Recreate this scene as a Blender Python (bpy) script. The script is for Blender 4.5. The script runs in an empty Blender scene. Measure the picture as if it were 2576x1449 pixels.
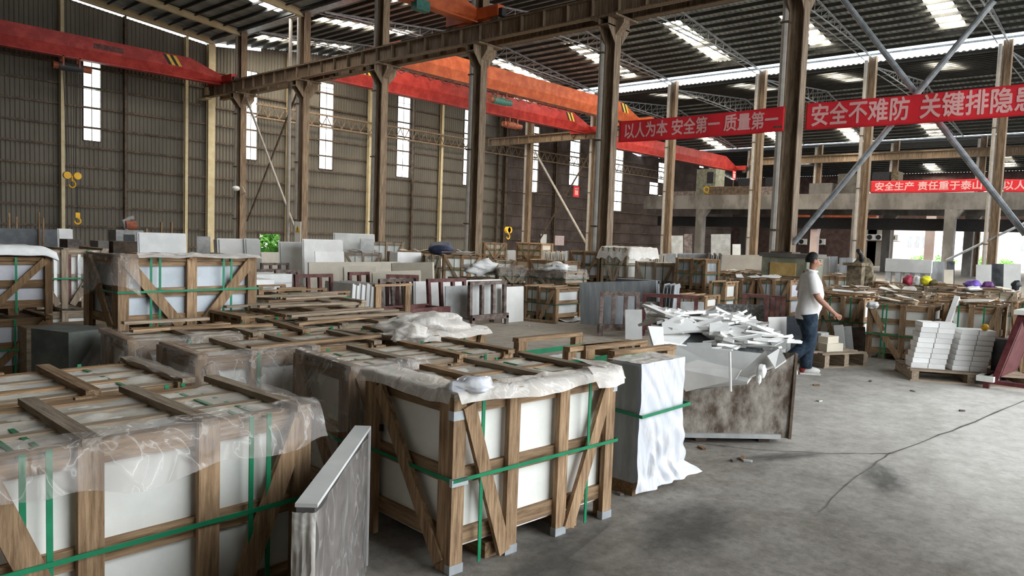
import bpy, bmesh, math, random
from mathutils import Vector as V, Matrix as M, noise as NZ
import numpy as np
random.seed(7)
sc = bpy.context.scene
C = sc.collection
# ---------------------------------------------------------------- camera, sky, exposure
EYE = V((0, 0, 1.8)); FPX = 1887.0
yw, pt, rl = (math.radians(a) for a in (48.07, 3.94, 2.01))
FW = V((math.sin(yw)*math.cos(pt), math.cos(yw)*math.cos(pt), -math.sin(pt)))
_r = V((math.cos(yw), -math.sin(yw), 0)); _u = _r.cross(FW)
RT = _r*math.cos(rl) + _u*math.sin(rl); UP = -_r*math.sin(rl) + _u*math.cos(rl)
cd = bpy.data.cameras.new('camera'); cam = bpy.data.objects.new('camera', cd); C.objects.link(cam)
cam.matrix_world = M(((RT.x, UP.x, -FW.x, EYE.x), (RT.y, UP.y, -FW.y, EYE.y), (RT.z, UP.z, -FW.z, EYE.z), (0, 0, 0, 1)))
cd.sensor_width = 36; cd.lens = FPX/2576*36; cd.clip_start = .05; cd.clip_end = 600
sc.camera = cam
sc.view_settings.view_transform = 'Standard'; sc.view_settings.look = 'None'; sc.view_settings.gamma = 1
sc.view_settings.use_curve_mapping = False; sc.view_settings.exposure = 2.74
sc.cycles.use_denoising = True
sc.cycles.max_bounces = 8; sc.cycles.diffuse_bounces = 5; sc.cycles.transparent_max_bounces = 24
wd = bpy.data.worlds.new('overcast_sky'); sc.world = wd; wd.use_nodes = True
bg = wd.node_tree.nodes['Background']; bg.inputs[0].default_value = (.90, .96, 1, 1); bg.inputs[1].default_value = 1.0

def ray(px, py): return FW + RT*((px-1288)/FPX) - UP*((py-724.5)/FPX)
def deep(px, py, D): return EYE + ray(px, py)*D                     # a point at a given distance along the view
def spot(px, py, z=0): d = ray(px, py); return EYE + d*((z-EYE.z)/d.z)
def gnd(px, D): p = deep(px, 640, D); p.z = 0; return p
def onX(px, py, x): d = ray(px, py); return EYE + d*(x/d.x)
def onY(px, py, y): d = ray(px, py); return EYE + d*(y/d.y)
def row(x0, x1, yt, D, ang=0):
    """vertical front plane seen between columns x0..x1 with its top at row yt: left end, width, top height; ang = plan direction of the face (degrees)"""
    a = onX(x0, yt, D[0]) if isinstance(D, tuple) else deep(x0, yt, D); an = math.radians(ang); n = V((-math.sin(an), math.cos(an), 0)); d = ray(x1, yt); b = EYE+d*((a-EYE).dot(n)/d.dot(n))
    return V((a.x, a.y, 0)), V((b.x-a.x, b.y-a.y, 0)).length, a.z
SKYL = 11.0     # daylight carried by the translucent roof sheets
# ---------------------------------------------------------------- materials
MATS = {}
def mat(name, col, rough=.7, var=.12, scale=6, stretch=(1, 1, 1), bump=0, metal=0, col2=None, thr=(.42, .62), rnd=.12, spec=.3):
    m = bpy.data.materials.new(name); m.use_nodes = True; t = m.node_tree; N = t.nodes; L = t.links
    b = N['Principled BSDF']; b.inputs['Roughness'].default_value = rough; b.inputs['Metallic'].default_value = metal
    b.inputs['Specular IOR Level'].default_value = spec
    tc = N.new('ShaderNodeTexCoord'); mp = N.new('ShaderNodeMapping'); mp.inputs['Scale'].default_value = stretch
    L.new(tc.outputs['Object'], mp.inputs[0])
    n = N.new('ShaderNodeTexNoise'); n.inputs['Scale'].default_value = scale; n.inputs['Detail'].default_value = 6; n.inputs['Roughness'].default_value = .65
    L.new(mp.outputs[0], n.inputs[0])
    oi = N.new('ShaderNodeObjectInfo')
    ad = N.new('ShaderNodeVectorMath'); ad.operation = 'ADD'; L.new(mp.outputs[0], ad.inputs[0])
    sc3 = N.new('ShaderNodeVectorMath'); sc3.operation = 'SCALE'; sc3.inputs[3].default_value = 37; 
    cx = N.new('ShaderNodeCombineXYZ'); L.new(oi.outputs['Random'], cx.inputs[0]); L.new(oi.outputs['Random'], cx.inputs[1]); L.new(oi.outputs['Random'], cx.inputs[2])
    L.new(cx.outputs[0], sc3.inputs[0]); L.new(sc3.outputs[0], ad.inputs[1]); L.new(ad.outputs[0], n.inputs[0])
    r = N.new('ShaderNodeValToRGB'); e = r.color_ramp.elements
    c2 = col2 or tuple(min(1, c*(1+var)) for c in col); c1 = col if col2 else tuple(c*(1-var) for c in col)
    e[0].position, e[1].position = thr; e[0].color = (*c1, 1); e[1].color = (*c2, 1)
    L.new(n.outputs['Fac'], r.inputs[0])
    mr = N.new('ShaderNodeMapRange'); mr.inputs['To Min'].default_value = 1-rnd; mr.inputs['To Max'].default_value = 1+rnd
    L.new(oi.outputs['Random'], mr.inputs[0])
    mx = N.new('ShaderNodeVectorMath'); mx.operation = 'SCALE'; L.new(r.outputs[0], mx.inputs[0]); L.new(mr.outputs[0], mx.inputs[3])
    L.new(mx.outputs[0], b.inputs['Base Color'])
    if bump:
        bp = N.new('ShaderNodeBump'); bp.inputs['Strength'].default_value = bump; bp.inputs['Distance'].default_value = .02
        L.new(n.outputs['Fac'], bp.inputs['Height']); L.new(bp.outputs[0], b.inputs['Normal'])
    MATS[name] = m; return m
def film(name, col, alpha, rough=.18, bs=6, bump=.5, stretch=(1, 1, .45), ridge=.11):
    """thin plastic sheet: part see-through, with highlight streaks painted into its colour"""
    m = bpy.data.materials.new(name); m.use_nodes = True; t = m.node_tree; N = t.nodes; L = t.links
    b = N['Principled BSDF']; b.inputs['Roughness'].default_value = rough
    tc = N.new('ShaderNodeTexCoord'); mp = N.new('ShaderNodeMapping'); mp.inputs['Scale'].default_value = stretch; mp.inputs['Rotation'].default_value = (.3, .5, .2); L.new(tc.outputs['Object'], mp.inputs[0])
    n = N.new('ShaderNodeTexNoise'); n.inputs['Scale'].default_value = bs; n.inputs['Detail'].default_value = 3; n.inputs['Distortion'].default_value = 1.0; L.new(mp.outputs[0], n.inputs[0])
    s1 = N.new('ShaderNodeMath'); s1.operation = 'SUBTRACT'; L.new(n.outputs['Fac'], s1.inputs[0]); s1.inputs[1].default_value = .5
    ab = N.new('ShaderNodeMath'); ab.operation = 'ABSOLUTE'; L.new(s1.outputs[0], ab.inputs[0])
    rg = N.new('ShaderNodeMapRange'); rg.inputs['From Min'].default_value = 0; rg.inputs['From Max'].default_value = .028; rg.inputs['To Min'].default_value = 1; rg.inputs['To Max'].default_value = 0; L.new(ab.outputs[0], rg.inputs[0])
    mc = N.new('ShaderNodeMix'); mc.data_type = 'RGBA'; L.new(rg.outputs[0], mc.inputs[0]); mc.inputs[6].default_value = (*col, 1); mc.inputs[7].default_value = (.70, .67, .63, 1); L.new(mc.outputs[2], b.inputs['Base Color'])  # thin noise lines turned paler: streaky highlights painted on the film
    bp = N.new('ShaderNodeBump'); bp.inputs['Strength'].default_value = bump; bp.inputs['Distance'].default_value = .03; L.new(n.outputs['Fac'], bp.inputs['Height']); L.new(bp.outputs[0], b.inputs['Normal'])
    tr = N.new('ShaderNodeBsdfTransparent'); ms = N.new('ShaderNodeMixShader'); al = N.new('ShaderNodeMath'); al.operation = 'MULTIPLY_ADD'; al.use_clamp = True
    L.new(rg.outputs[0], al.inputs[0]); al.inputs[1].default_value = ridge; al.inputs[2].default_value = alpha; L.new(al.outputs[0], ms.inputs[0])
    L.new(tr.outputs[0], ms.inputs[1]); L.new(b.outputs[0], ms.inputs[2]); L.new(ms.outputs[0], N['Material Output'].inputs[0]); MATS[name] = m; return m
def pane(name, col, clear):
    m = bpy.data.materials.new(name); m.use_nodes = True; t = m.node_tree; N = t.nodes; L = t.links
    N.remove(N['Principled BSDF'])
    a = N.new('ShaderNodeBsdfTranslucent'); a.inputs[0].default_value = (*col, 1)
    tr = N.new('ShaderNodeBsdfTransparent'); tr.inputs[0].default_value = (*col, 1); ms = N.new('ShaderNodeMixShader'); ms.inputs[0].default_value = clear
    L.new(a.outputs[0], ms.inputs[1]); L.new(tr.outputs[0], ms.inputs[2]); L.new(ms.outputs[0], N['Material Output'].inputs[0])
    MATS[name] = m; return m
WOODZ = (14, 14, 1.2); WOODX = (1.2, 14, 14); WOODY = (14, 1.2, 14)
for nm, st in (('wood_z', WOODZ), ('wood_x', WOODX), ('wood_y', WOODY)):
    mat(nm, (.16, .092, .048), .8, scale=3, stretch=st, col2=(.43, .285, .165), thr=(.35, .68), bump=.5, rnd=.25)
for nm, st in (('grey_wood_z', WOODZ), ('grey_wood_x', WOODX), ('grey_wood_y', WOODY)):
    mat(nm, (.20, .15, .105), .85, scale=3, stretch=st, col2=(.42, .33, .24), thr=(.35, .68), bump=.5, rnd=.22)
for nm, st in (('dark_wood_z', WOODZ), ('dark_wood_x', WOODX), ('dark_wood_y', WOODY)):
    mat(nm, (.12, .07, .035), .85, scale=3, stretch=st, col2=(.26, .16, .08), thr=(.35, .68), bump=.5, rnd=.2)
mat('foam_white', (.78, .77, .72), .75, .05, 3, rnd=.06)
mat('tile_white', (.66, .67, .66), .5, .06, 2, rnd=.06)
mat('tile_bluegrey', (.50, .54, .58), .5, .10, 3, rnd=.08)
mat('tile_lilac', (.55, .54, .58), .6, .08, 3, rnd=.08)
mat('stone_white', (.76, .74, .71), .55, .08, 1.2, bump=.1, rnd=.08)
mat('stone_bright', (.84, .83, .81), .5, .06, 2, bump=.15, rnd=.10)
mat('stone_cream', (.66, .59, .48), .6, .10, 1.3, rnd=.08)
mat('stone_pale', (.56, .56, .54), .6, .10, 1.3, rnd=.10)
mat('stone_grey', (.24, .25, .26), .6, .2, 2.5, stretch=(3, 3, .6), col2=(.36, .37, .38), rnd=.12)
mat('stone_wrapped', (.075, .068, .064), .6, .2, 4, col2=(.13, .12, .112))
mat('stone_dust', (.34, .34, .33), .7, .15, 4, col2=(.46, .46, .45), rnd=.15)
mat('stone_speckle', (.17, .17, .165), .55, .3, 26, col2=(.42, .42, .41), thr=(.45, .6), rnd=.05)
mat('stone_greenish', (.075, .08, .07), .7, .2, 3, col2=(.13, .135, .12))
mat('paper_dusty', (.46, .40, .33), .85, .2, 4, col2=(.70, .66, .58), thr=(.35, .6), bump=.4, rnd=.1)
mat('stone_dark', (.035, .038, .045), .35, .3, 2, col2=(.10, .11, .12), rnd=.1)
mat('stone_brown', (.10, .075, .07), .6, .3, 5, col2=(.22, .18, .16), rnd=.1)
mat('rack_red', (.085, .026, .024), .6, .3, 5, col2=(.16, .07, .06), rnd=.12)
mat('rack_rust', (.10, .065, .055), .7, .3, 8, col2=(.24, .19, .165), rnd=.12)
mat('rack_bright_red', (.085, .012, .016), .5, .2, 6, col2=(.14, .035, .038), rnd=.1)
mat('steel_brown', (.13, .088, .055), .7, .2, 3, stretch=(6, 6, .5), col2=(.25, .18, .12), bump=.2, rnd=.08)
mat('steel_dark', (.06, .043, .03), .7, .2, 4, col2=(.13, .09, .06), rnd=.1)
mat('steel_cream', (.50, .41, .24), .6, .1, 3, col2=(.58, .50, .33), rnd=.06)
mat('pipe_white', (.33, .30, .265), .5, .1, 4, rnd=.06)
mat('steel_galv', (.22, .235, .25), .45, .15, 5, col2=(.36, .38, .40), metal=.3, rnd=.08)
mat('paint_red', (.28, .017, .013), .5, .1, 2, col2=(.42, .04, .03), rnd=.05)
mat('paint_orange', (.38, .065, .016), .5, .1, 2, col2=(.54, .12, .035), rnd=.03)
mat('banner_red', (.68, .025, .035), .7, .05, 2, rnd=.03)
mat('banner_letter', (.78, .42, .40), .7, .03, 2, rnd=.02)
mat('hazard_black', (.02, .02, .02), .6, .1); mat('hazard_yellow', (.75, .48, .05), .5, .1)
mat('hook_yellow', (.75, .42, .03), .5, .1)
mat('hoist_green', (.045, .15, .12), .5, .2, 8); mat('hoist_rust', (.28, .08, .04), .6, .3, 8)
mat('rope', (.03, .03, .03), .7, .1)
mat('strap_green', (.012, .19, .085), .4, .12, 9, rnd=.1)
mat('strap_dim', (.03, .10, .06), .5, .2, 9)
mat('clip_metal', (.5, .53, .55), .35, .1, 8, metal=.5)
mat('concrete_old', (.13, .118, .105), .9, .2, .9, stretch=(1, 1, .5), col2=(.24, .22, .20), bump=.3, rnd=.08)
mat('concrete_dark', (.10, .09, .08), .9, .2, 1.2, col2=(.18, .16, .14), rnd=.1)
mat('black_beam', (.012, .011, .012), .6, .2)
mat('roof_sheet', (.20, .215, .205), .75, .15, .5, stretch=(.4, 2, 1), col2=(.33, .35, .335), rnd=.02)
mat('purlin_steel', (.035, .036, .034), .6, .2, 2, rnd=.1)
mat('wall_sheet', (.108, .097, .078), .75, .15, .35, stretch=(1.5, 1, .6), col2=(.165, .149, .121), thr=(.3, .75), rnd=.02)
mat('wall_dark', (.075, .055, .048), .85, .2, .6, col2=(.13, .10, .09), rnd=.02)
mat('brick_dark', (.085, .05, .045), .85, .2, 2, col2=(.13, .085, .075))
mat('pink_wall', (.62, .46, .42), .8, .08, .5, col2=(.70, .58, .54))
mat('outside_ground', (.45, .42, .38), .9, .1, .4)
mat('leaf_green', (.10, .34, .04), .7, .4, 2.5, col2=(.30, .62, .12), rnd=.2)
mat('skin', (.36, .18, .12), .55, .08, 9); mat('shirt_white', (.74, .72, .71), .85, .05, 14, bump=.25)
mat('denim', (.010, .018, .034), .85, .3, 14, col2=(.028, .048, .072), bump=.3)
mat('hair_black', (.012, .011, .011), .6, .3, 30); mat('shoe_red', (.30, .035, .03), .6, .1); mat('shoe_white', (.55, .53, .50), .6, .1)
mat('tarp_blue', (.035, .045, .09), .6, .2, 6); mat('bag_red', (.45, .05, .09), .5, .2, 8); mat('bag_yellow', (.72, .66, .03), .5, .1, 8)
mat('bag_purple', (.17, .09, .42), .5, .2, 8); mat('bag_violet', (.17, .06, .20), .5, .2, 8); mat('bag_brown', (.12, .09, .04), .6, .2, 8)
mat('cloth_white', (.74, .73, .71), .8, .06, 8, bump=.4)
mat('machine_grey', (.30, .30, .29), .6, .2, 5, col2=(.44, .43, .41)); mat('machine_black', (.03, .03, .035), .5, .2)
mat('machine_brown', (.11, .085, .05), .8, .3, 9, col2=(.26, .20, .13), bump=.6)
mat('plinth_green', (.17, .17, .12), .85, .2, 3, col2=(.28, .27, .21), bump=.2)
mat('ochre', (.42, .27, .09), .85, .3, 4, col2=(.55, .38, .15))
mat('sign_white', (.72, .71, .68), .6, .03); mat('paper_pink', (.60, .47, .46), .8, .1)
mat('lamp_shell', (.72, .72, .70), .4, .03)
mat('skip_rust', (.085, .06, .043), .9, .3, 7, stretch=(1, 1, .6), col2=(.42, .38, .33), thr=(.38, .68), bump=.5, rnd=.02)
film('plastic_film', (.42, .37, .34), .30, .15, 7, .7)
film('plastic_white', (.66, .67, .72), .93, .12, 5, .9, (1, 1, .35), .05); film('plastic_cloud', (.80, .74, .68), .66, .35, 7, .7, ridge=.3)
pane('window_pane', (.95, .97, .97), .8)
pane('roof_translucent', (.50, .56, .58), .0)
def daylit(name, col, k, dim, kd):      # translucent sheet with the daylight coming through it
    m = bpy.data.materials.new(name); m.use_nodes = True; t = m.node_tree; N = t.nodes; L = t.links; N.remove(N['Principled BSDF'])
    tc = N.new('ShaderNodeTexCoord'); n = N.new('ShaderNodeTexNoise'); n.inputs['Scale'].default_value = .9; n.inputs['Detail'].default_value = 3; L.new(tc.outputs['Object'], n.inputs[0])
    r = N.new('ShaderNodeValToRGB'); e = r.color_ramp.elements; e[0].position = .40; e[0].color = (*(c*kd/k for c in dim), 1); e[1].position = .52; e[1].color = (*col, 1); L.new(n.outputs['Fac'], r.inputs[0])
    em = N.new('ShaderNodeEmission'); L.new(r.outputs[0], em.inputs[0]); em.inputs[1].default_value = k; L.new(em.outputs[0], N['Material Output'].inputs[0]); MATS[name] = m
daylit('skylight_warm', (1, .93, .78), SKYL, (1, .72, .42), .35); daylit('skylight_white', (1, .97, .92), SKYL, (.9, .85, .75), .6)
# floor: dusty concrete with a dark seam, stains, and white dust with bright light painted in
def floor_mat():
    m = bpy.data.materials.new('floor_concrete'); m.use_nodes = True; t = m.node_tree; N = t.nodes; L = t.links
    b = N['Principled BSDF']; b.inputs['Roughness'].default_value = .8; b.inputs['Specular IOR Level'].default_value = .25
    tc = N.new('ShaderNodeTexCoord')
    def nz(s, d=8, r=.6):
        n = N.new('ShaderNodeTexNoise'); n.inputs['Scale'].default_value = s; n.inputs['Detail'].default_value = d; n.inputs['Roughness'].default_value = r
        L.new(tc.outputs['Object'], n.inputs[0]); return n
    def ramp(src, p0, c0, p1, c1):
        r = N.new('ShaderNodeValToRGB'); e = r.color_ramp.elements; e[0].position = p0; e[0].color = (*c0, 1); e[1].position = p1; e[1].color = (*c1, 1)
        L.new(src, r.inputs[0]); return r
    def mul(a, c, f=1):
        x = N.new('ShaderNodeMix'); x.data_type = 'RGBA'; x.blend_type = 'MULTIPLY'; x.inputs[0].default_value = f
        L.new(a, x.inputs[6]); L.new(c, x.inputs[7]); return x.outputs[2]
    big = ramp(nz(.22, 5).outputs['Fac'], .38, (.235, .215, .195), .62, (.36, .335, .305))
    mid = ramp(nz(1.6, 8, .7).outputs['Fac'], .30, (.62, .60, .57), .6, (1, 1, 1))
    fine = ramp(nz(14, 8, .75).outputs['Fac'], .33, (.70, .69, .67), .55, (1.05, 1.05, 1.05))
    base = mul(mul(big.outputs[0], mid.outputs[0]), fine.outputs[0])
    def field(c, r, col, amt, base):      # a spread of colour with ragged edges around a place on the floor
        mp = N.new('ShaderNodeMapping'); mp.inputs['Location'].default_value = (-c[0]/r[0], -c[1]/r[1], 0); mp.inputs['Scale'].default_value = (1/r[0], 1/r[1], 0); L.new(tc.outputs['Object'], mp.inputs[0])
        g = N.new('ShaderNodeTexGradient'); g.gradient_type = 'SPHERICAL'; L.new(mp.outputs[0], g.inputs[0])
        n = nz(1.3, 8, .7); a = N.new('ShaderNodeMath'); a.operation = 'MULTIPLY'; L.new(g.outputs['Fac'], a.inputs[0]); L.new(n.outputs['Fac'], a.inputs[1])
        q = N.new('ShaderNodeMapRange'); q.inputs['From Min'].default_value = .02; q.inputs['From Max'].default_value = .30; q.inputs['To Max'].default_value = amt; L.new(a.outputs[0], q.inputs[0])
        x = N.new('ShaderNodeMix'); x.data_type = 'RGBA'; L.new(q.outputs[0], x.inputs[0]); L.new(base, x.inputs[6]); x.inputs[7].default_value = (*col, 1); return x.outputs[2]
    base = field((10, .2), (5.5, 4.2), (.78, .755, .72), .85, base)  # white dust, plus the strong light from the right put into the colour
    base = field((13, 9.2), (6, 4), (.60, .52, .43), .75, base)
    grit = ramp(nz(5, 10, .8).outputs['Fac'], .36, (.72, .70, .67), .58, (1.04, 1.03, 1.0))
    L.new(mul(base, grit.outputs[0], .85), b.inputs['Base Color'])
    bp = N.new('ShaderNodeBump'); bp.inputs['Strength'].default_value = .35; bp.inputs['Distance'].default_value = .02
    L.new(nz(9, 8, .7).outputs['Fac'], bp.inputs['Height']); L.new(bp.outputs[0], b.inputs['Normal'])
    MATS['floor'] = m
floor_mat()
def mark_mat(name, col, alpha, s):
    m = bpy.data.materials.new(name); m.use_nodes = True; t = m.node_tree; N = t.nodes; L = t.links
    b = N['Principled BSDF']; b.inputs['Base Color'].default_value = (*col, 1); b.inputs['Roughness'].default_value = .9
    tc = N.new('ShaderNodeTexCoord'); n = N.new('ShaderNodeTexNoise'); n.inputs['Scale'].default_value = s; n.inputs['Detail'].default_value = 6
    L.new(tc.outputs['Object'], n.inputs[0])
    g = N.new('ShaderNodeTexGradient'); g.gradient_type = 'SPHERICAL'; L.new(tc.outputs['Object'], g.inputs[0])
    a = N.new('ShaderNodeMath'); a.operation = 'MULTIPLY'; L.new(n.outputs['Fac'], a.inputs[0]); L.new(g.outputs['Fac'], a.inputs[1])
    r = N.new('ShaderNodeMapRange'); r.inputs['From Min'].default_value = .1; r.inputs['From Max'].default_value = .4; r.inputs['To Max'].default_value = alpha; L.new(a.outputs[0], r.inputs[0])
    L.new(r.outputs[0], b.inputs['Alpha']); MATS[name] = m
mark_mat('stain', (.07, .065, .06), .5, 3); mark_mat('dust_patch', (.74, .73, .72), .55, 3.2)

# ---------------------------------------------------------------- mesh helpers
class MB:
    def __init__(s): s.v = []; s.f = []; s.smooth = False
    def add(s, vs, fs):
        o = len(s.v); s.v += [tuple(v) for v in vs]; s.f += [tuple(i+o for i in f) for f in fs]; return s
    def box(s, x0, y0, z0, x1, y1, z1):
        return s.add([(x0, y0, z0), (x1, y0, z0), (x1, y1, z0), (x0, y1, z0), (x0, y0, z1), (x1, y0, z1), (x1, y1, z1), (x0, y1, z1)],
                     [(0, 3, 2, 1), (4, 5, 6, 7), (0, 1, 5, 4), (1, 2, 6, 5), (2, 3, 7, 6), (3, 0, 4, 7)])
    def cbox(s, c, d): return s.box(c[0]-d[0]/2, c[1]-d[1]/2, c[2]-d[2]/2, c[0]+d[0]/2, c[1]+d[1]/2, c[2]+d[2]/2)
    def bar(s, p, q, w, t, up=(0, 0, 1)):
        p, q = V(p), V(q); d = (q-p).normalized(); a = d.cross(V(up))
        if a.length < 1e-4: a = d.cross(V((0, 1, 0)))
        a.normalize(); b = a.cross(d)
        a *= w/2; b *= t/2
        vs = [e+i*a+j*b for e in (p, q) for i, j in ((-1, -1), (1, -1), (1, 1), (-1, 1))]
        return s.add(vs, [(0, 1, 2, 3), (7, 6, 5, 4), (0, 4, 5, 1), (1, 5, 6, 2), (2, 6, 7, 3), (3, 7, 4, 0)])
    def tube(s, pts, r, n=8, cap=True):
        pts = [V(p) for p in pts]; rs = r if isinstance(r, (list, tuple)) else [r]*len(pts); vs = []; fs = []; ref = None
        for i, p in enumerate(pts):
            d = (pts[min(i+1, len(pts)-1)]-pts[max(i-1, 0)]).normalized()
            if ref is None: ref = d.orthogonal().normalized()
            a = (ref-d*ref.dot(d)).normalized(); ref = a; b = d.cross(a)
            vs += [p+(a*math.cos(k*2*math.pi/n)+b*math.sin(k*2*math.pi/n))*rs[i] for k in range(n)]
        for i in range(len(pts)-1):
            for k in range(n): fs.append((i*n+k, i*n+(k+1) % n, (i+1)*n+(k+1) % n, (i+1)*n+k))
        if cap: fs += [tuple(range(n-1, -1, -1)), tuple(range((len(pts)-1)*n, len(pts)*n))]
        return s.add(vs, fs)
    def poly(s, pts, h):      # prism: outline pts (3D) pushed along vector h
        n = len(pts); h = V(h); a = [V(p) for p in pts]
        return s.add(a+[p+h for p in a], [tuple(range(n-1, -1, -1)), tuple(range(n, 2*n))]+[(i, (i+1) % n, n+(i+1) % n, n+i) for i in range(n)])
    def grid(s, fn, nu, nv):
        vs = [fn(i/nu, j/nv) for j in range(nv+1) for i in range(nu+1)]
        return s.add(vs, [(j*(nu+1)+i, j*(nu+1)+i+1, (j+1)*(nu+1)+i+1, (j+1)*(nu+1)+i) for j in range(nv) for i in range(nu)])
    def blob(s, c, r, seed=0, n=10, amp=.25, sq=1):
        vs = []; fs = []; c = V(c)
        for j in range(n+1):
            th = math.pi*j/n
            for i in range(2*n):
                ph = math.pi*i/n; d = V((math.sin(th)*math.cos(ph), math.sin(th)*math.sin(ph), math.cos(th)))
                k = 1+amp*NZ.noise(d*1.7+V((seed*3.1, seed, 0)))+amp*.5*NZ.noise(d*4+V((seed, 0, seed)))
                vs.append(c+V((d.x*r[0]*k, d.y*r[1]*k, d.z*r[2]*k)))
        for j in range(n):
            for i in range(2*n): fs.append((j*2*n+i, j*2*n+(i+1) % (2*n), (j+1)*2*n+(i+1) % (2*n), (j+1)*2*n+i))
        s.smooth = True; return s.add(vs, fs)
    def build(s, name, material, parent=None, smooth=None, solid=0):
        me = bpy.data.meshes.new(name); me.from_pydata(s.v, [], s.f); me.validate()
        bm = bmesh.new(); bm.from_mesh(me); bmesh.ops.remove_doubles(bm, verts=bm.verts, dist=1e-5)
        bmesh.ops.recalc_face_normals(bm, faces=bm.faces); bm.to_mesh(me); bm.free()
        o = bpy.data.objects.new(name, me); me.materials.append(MATS[material]); C.objects.link(o)
        if smooth or (smooth is None and s.smooth): me.shade_smooth()
        if parent: o.parent = parent
        if solid:
            md = o.modifiers.new('thickness', 'SOLIDIFY'); md.thickness = solid
        return o
def tag(o, label, cat, group=None, kind=None):
    if label: o['label'] = label
    if cat: o['category'] = cat
    if group: o['group'] = group
    if kind: o['kind'] = kind
    return o
def thing(name, label, cat, loc=(0, 0, 0), rz=0, group=None):
    o = bpy.data.objects.new(name, None); C.objects.link(o); o.empty_display_size = .2
    o.location = loc; o.rotation_euler = (0, 0, rz); return tag(o, label, cat, group)
def struct(name, mb, m, parent=None, label=None, **k):
    o = mb.build(name, m, parent, **k)
    if not parent: o['kind'] = 'structure'
    if label: o['label'] = label
    return o
def origin(o, loc, rz=0): o.location = loc; o.rotation_euler = (0, 0, rz); return o
KIDS = {}
def dup(root, loc, rz=0, label=None, group=None, scale=None):
    if root.name not in KIDS: KIDS[root.name] = [(c, list(c.children)) for c in root.children]
    r = root.copy(); C.objects.link(r); r.location = loc; r.rotation_euler = (0, 0, rz)
    if label: r['label'] = label
    if group: r['group'] = group
    if scale: r.scale = scale
    for c, g in KIDS[root.name]:
        k = c.copy(); C.objects.link(k); k.parent = r
        for d in g:
            e = d.copy(); C.objects.link(e); e.parent = k
    return r
# ================================================================ the hall
Y0, YN = -9.0, 42.0
R1, R2, R3, XE = 20.4, 42.8, 65.2, 87.0
SL = .107
def roof_z(x):
    if x < 9.2: return 12.25+SL*(x+2)
    if x < R1: return 12.25+SL*(R1-x)
    if x < 31.6: return 12.25+SL*(x-R1)
    if x < R2: return 12.1+.1205*(R2-x)
    if x < 53: return 11.72+.1*(x-R2)
    if x < R3: return 10.6+.1738*(R3-x)
    if x < 76: return 10.45+.088*(x-R3)
    return 9.8+.145*(XE-x)
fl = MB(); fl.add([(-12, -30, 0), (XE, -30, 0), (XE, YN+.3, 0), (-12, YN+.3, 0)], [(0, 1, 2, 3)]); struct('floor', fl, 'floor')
g = MB(); g.add([(-120, -120, -.06), (320, -120, -.06), (320, 220, -.06), (-120, 220, -.06)], [(0, 1, 2, 3)]); struct('ground_outside', g, 'outside_ground')
for p, sx, sy, rz in (((2225, 1205), .50, .18, .4), ((1730, 1330), .6, .3, .2), ((1420, 1400), .7, .3, .2), ((1960, 1150), .5, .12, -.5)):
    c = spot(*p); q = MB(); q.grid(lambda u, v: (u*2-1, v*2-1, 0), 1, 1); o = q.build('oil_stain', 'stain'); o.location = (c.x, c.y, .004); o.scale = (sx*1.4, sy*1.4, 1); o.rotation_euler.z = rz
    tag(o, 'dark stain on the concrete floor', None, None, 'stuff')
# seam and cracks in the floor
def crack(pts, w, label):
    q = MB(); P = [spot(*p) for p in pts]; R = []
    for a, b in zip(P, P[1:]):
        for i in range(6):
            e = a.lerp(b, i/6); R.append(e+V((random.uniform(-.012, .012), random.uniform(-.012, .012), 0)))
    R.append(P[-1])
    vs = []
    for i, e in enumerate(R):
        d = (R[min(i+1, len(R)-1)]-R[max(i-1, 0)]).normalized(); n = V((-d.y, d.x, 0))*w*random.uniform(.4, 1)/2
        vs += [e-n+V((0, 0, .006)), e+n+V((0, 0, .006))]
    q.add(vs, [(2*i, 2*i+1, 2*i+3, 2*i+2) for i in range(len(R)-1)])
    o = q.build('floor_crack', 'concrete_dark'); o['kind'] = 'structure'; o['label'] = label
crack([(2576, 1008), (2420, 1075), (2240, 1142)], .03, 'long straight joint running across the concrete floor')
crack([(1700, 1108), (1880, 1130), (2080, 1142), (2240, 1142)], .018, 'thin crack in the floor beside the scrap skip')
crack([(2240, 1142), (2140, 1210), (2060, 1290)], .014, 'fine crack in the floor branching towards the camera')

# --- roof: corrugated sheets with strips left out for the skylights
def roof(x0, x1, lights, purl=.78, edge=None):
    """one slope x0->x1; lights = [(y centre, xa, xb)]; returns the ceiling object"""
    q = MB(); ys = []; y = Y0
    W = .55
    cuts = sorted(lights)
    def strip(ya, yb, xa, xb):
        n = max(1, round((yb-ya)/.28)); pr = []
        for i in range(n):
            a = ya+(yb-ya)*i/n; s = (yb-ya)/n
            pr += [(a, 0), (a+s*.32, 0), (a+s*.5, .05), (a+s*.82, .05)]
        pr.append((yb, 0))
        vs = [(xx, py, roof_z_s(xx)+pz) for xx in (xa, xb) for py, pz in pr]; m = len(pr)
        q.add(vs, [(i, i+1, m+i+1, m+i) for i in range(m-1)])
    e = 1e-3
    def roof_z_s(x): return roof_z(min(max(x, x0+e), x1-e))
    for yc, xa, xb in cuts:
        strip(y, yc-W, x0, x1)
        if xa-x0 > .1: strip(yc-W, yc+W, x0, xa)
        if x1-xb > .1: strip(yc-W, yc+W, xb, x1)
        y = yc+W
    strip(y, YN+.6, x0, x1)
    o = struct('ceiling', q, 'roof_sheet')
    n = int((x1-x0)/purl); pm = MB().box(-.035, Y0, -.17, .035, YN, -.01)
    first = None
    for i in range(n+1):
        x = x0+.2+i*(x1-x0-.4)/n
        if first is None: k = first = pm.build('purlin', 'purlin_steel', o)
        else: k = first.copy(); C.objects.link(k); k.parent = o
        k.location = (x, 0, roof_z_s(x))
    return o
NW = [0]
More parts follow.
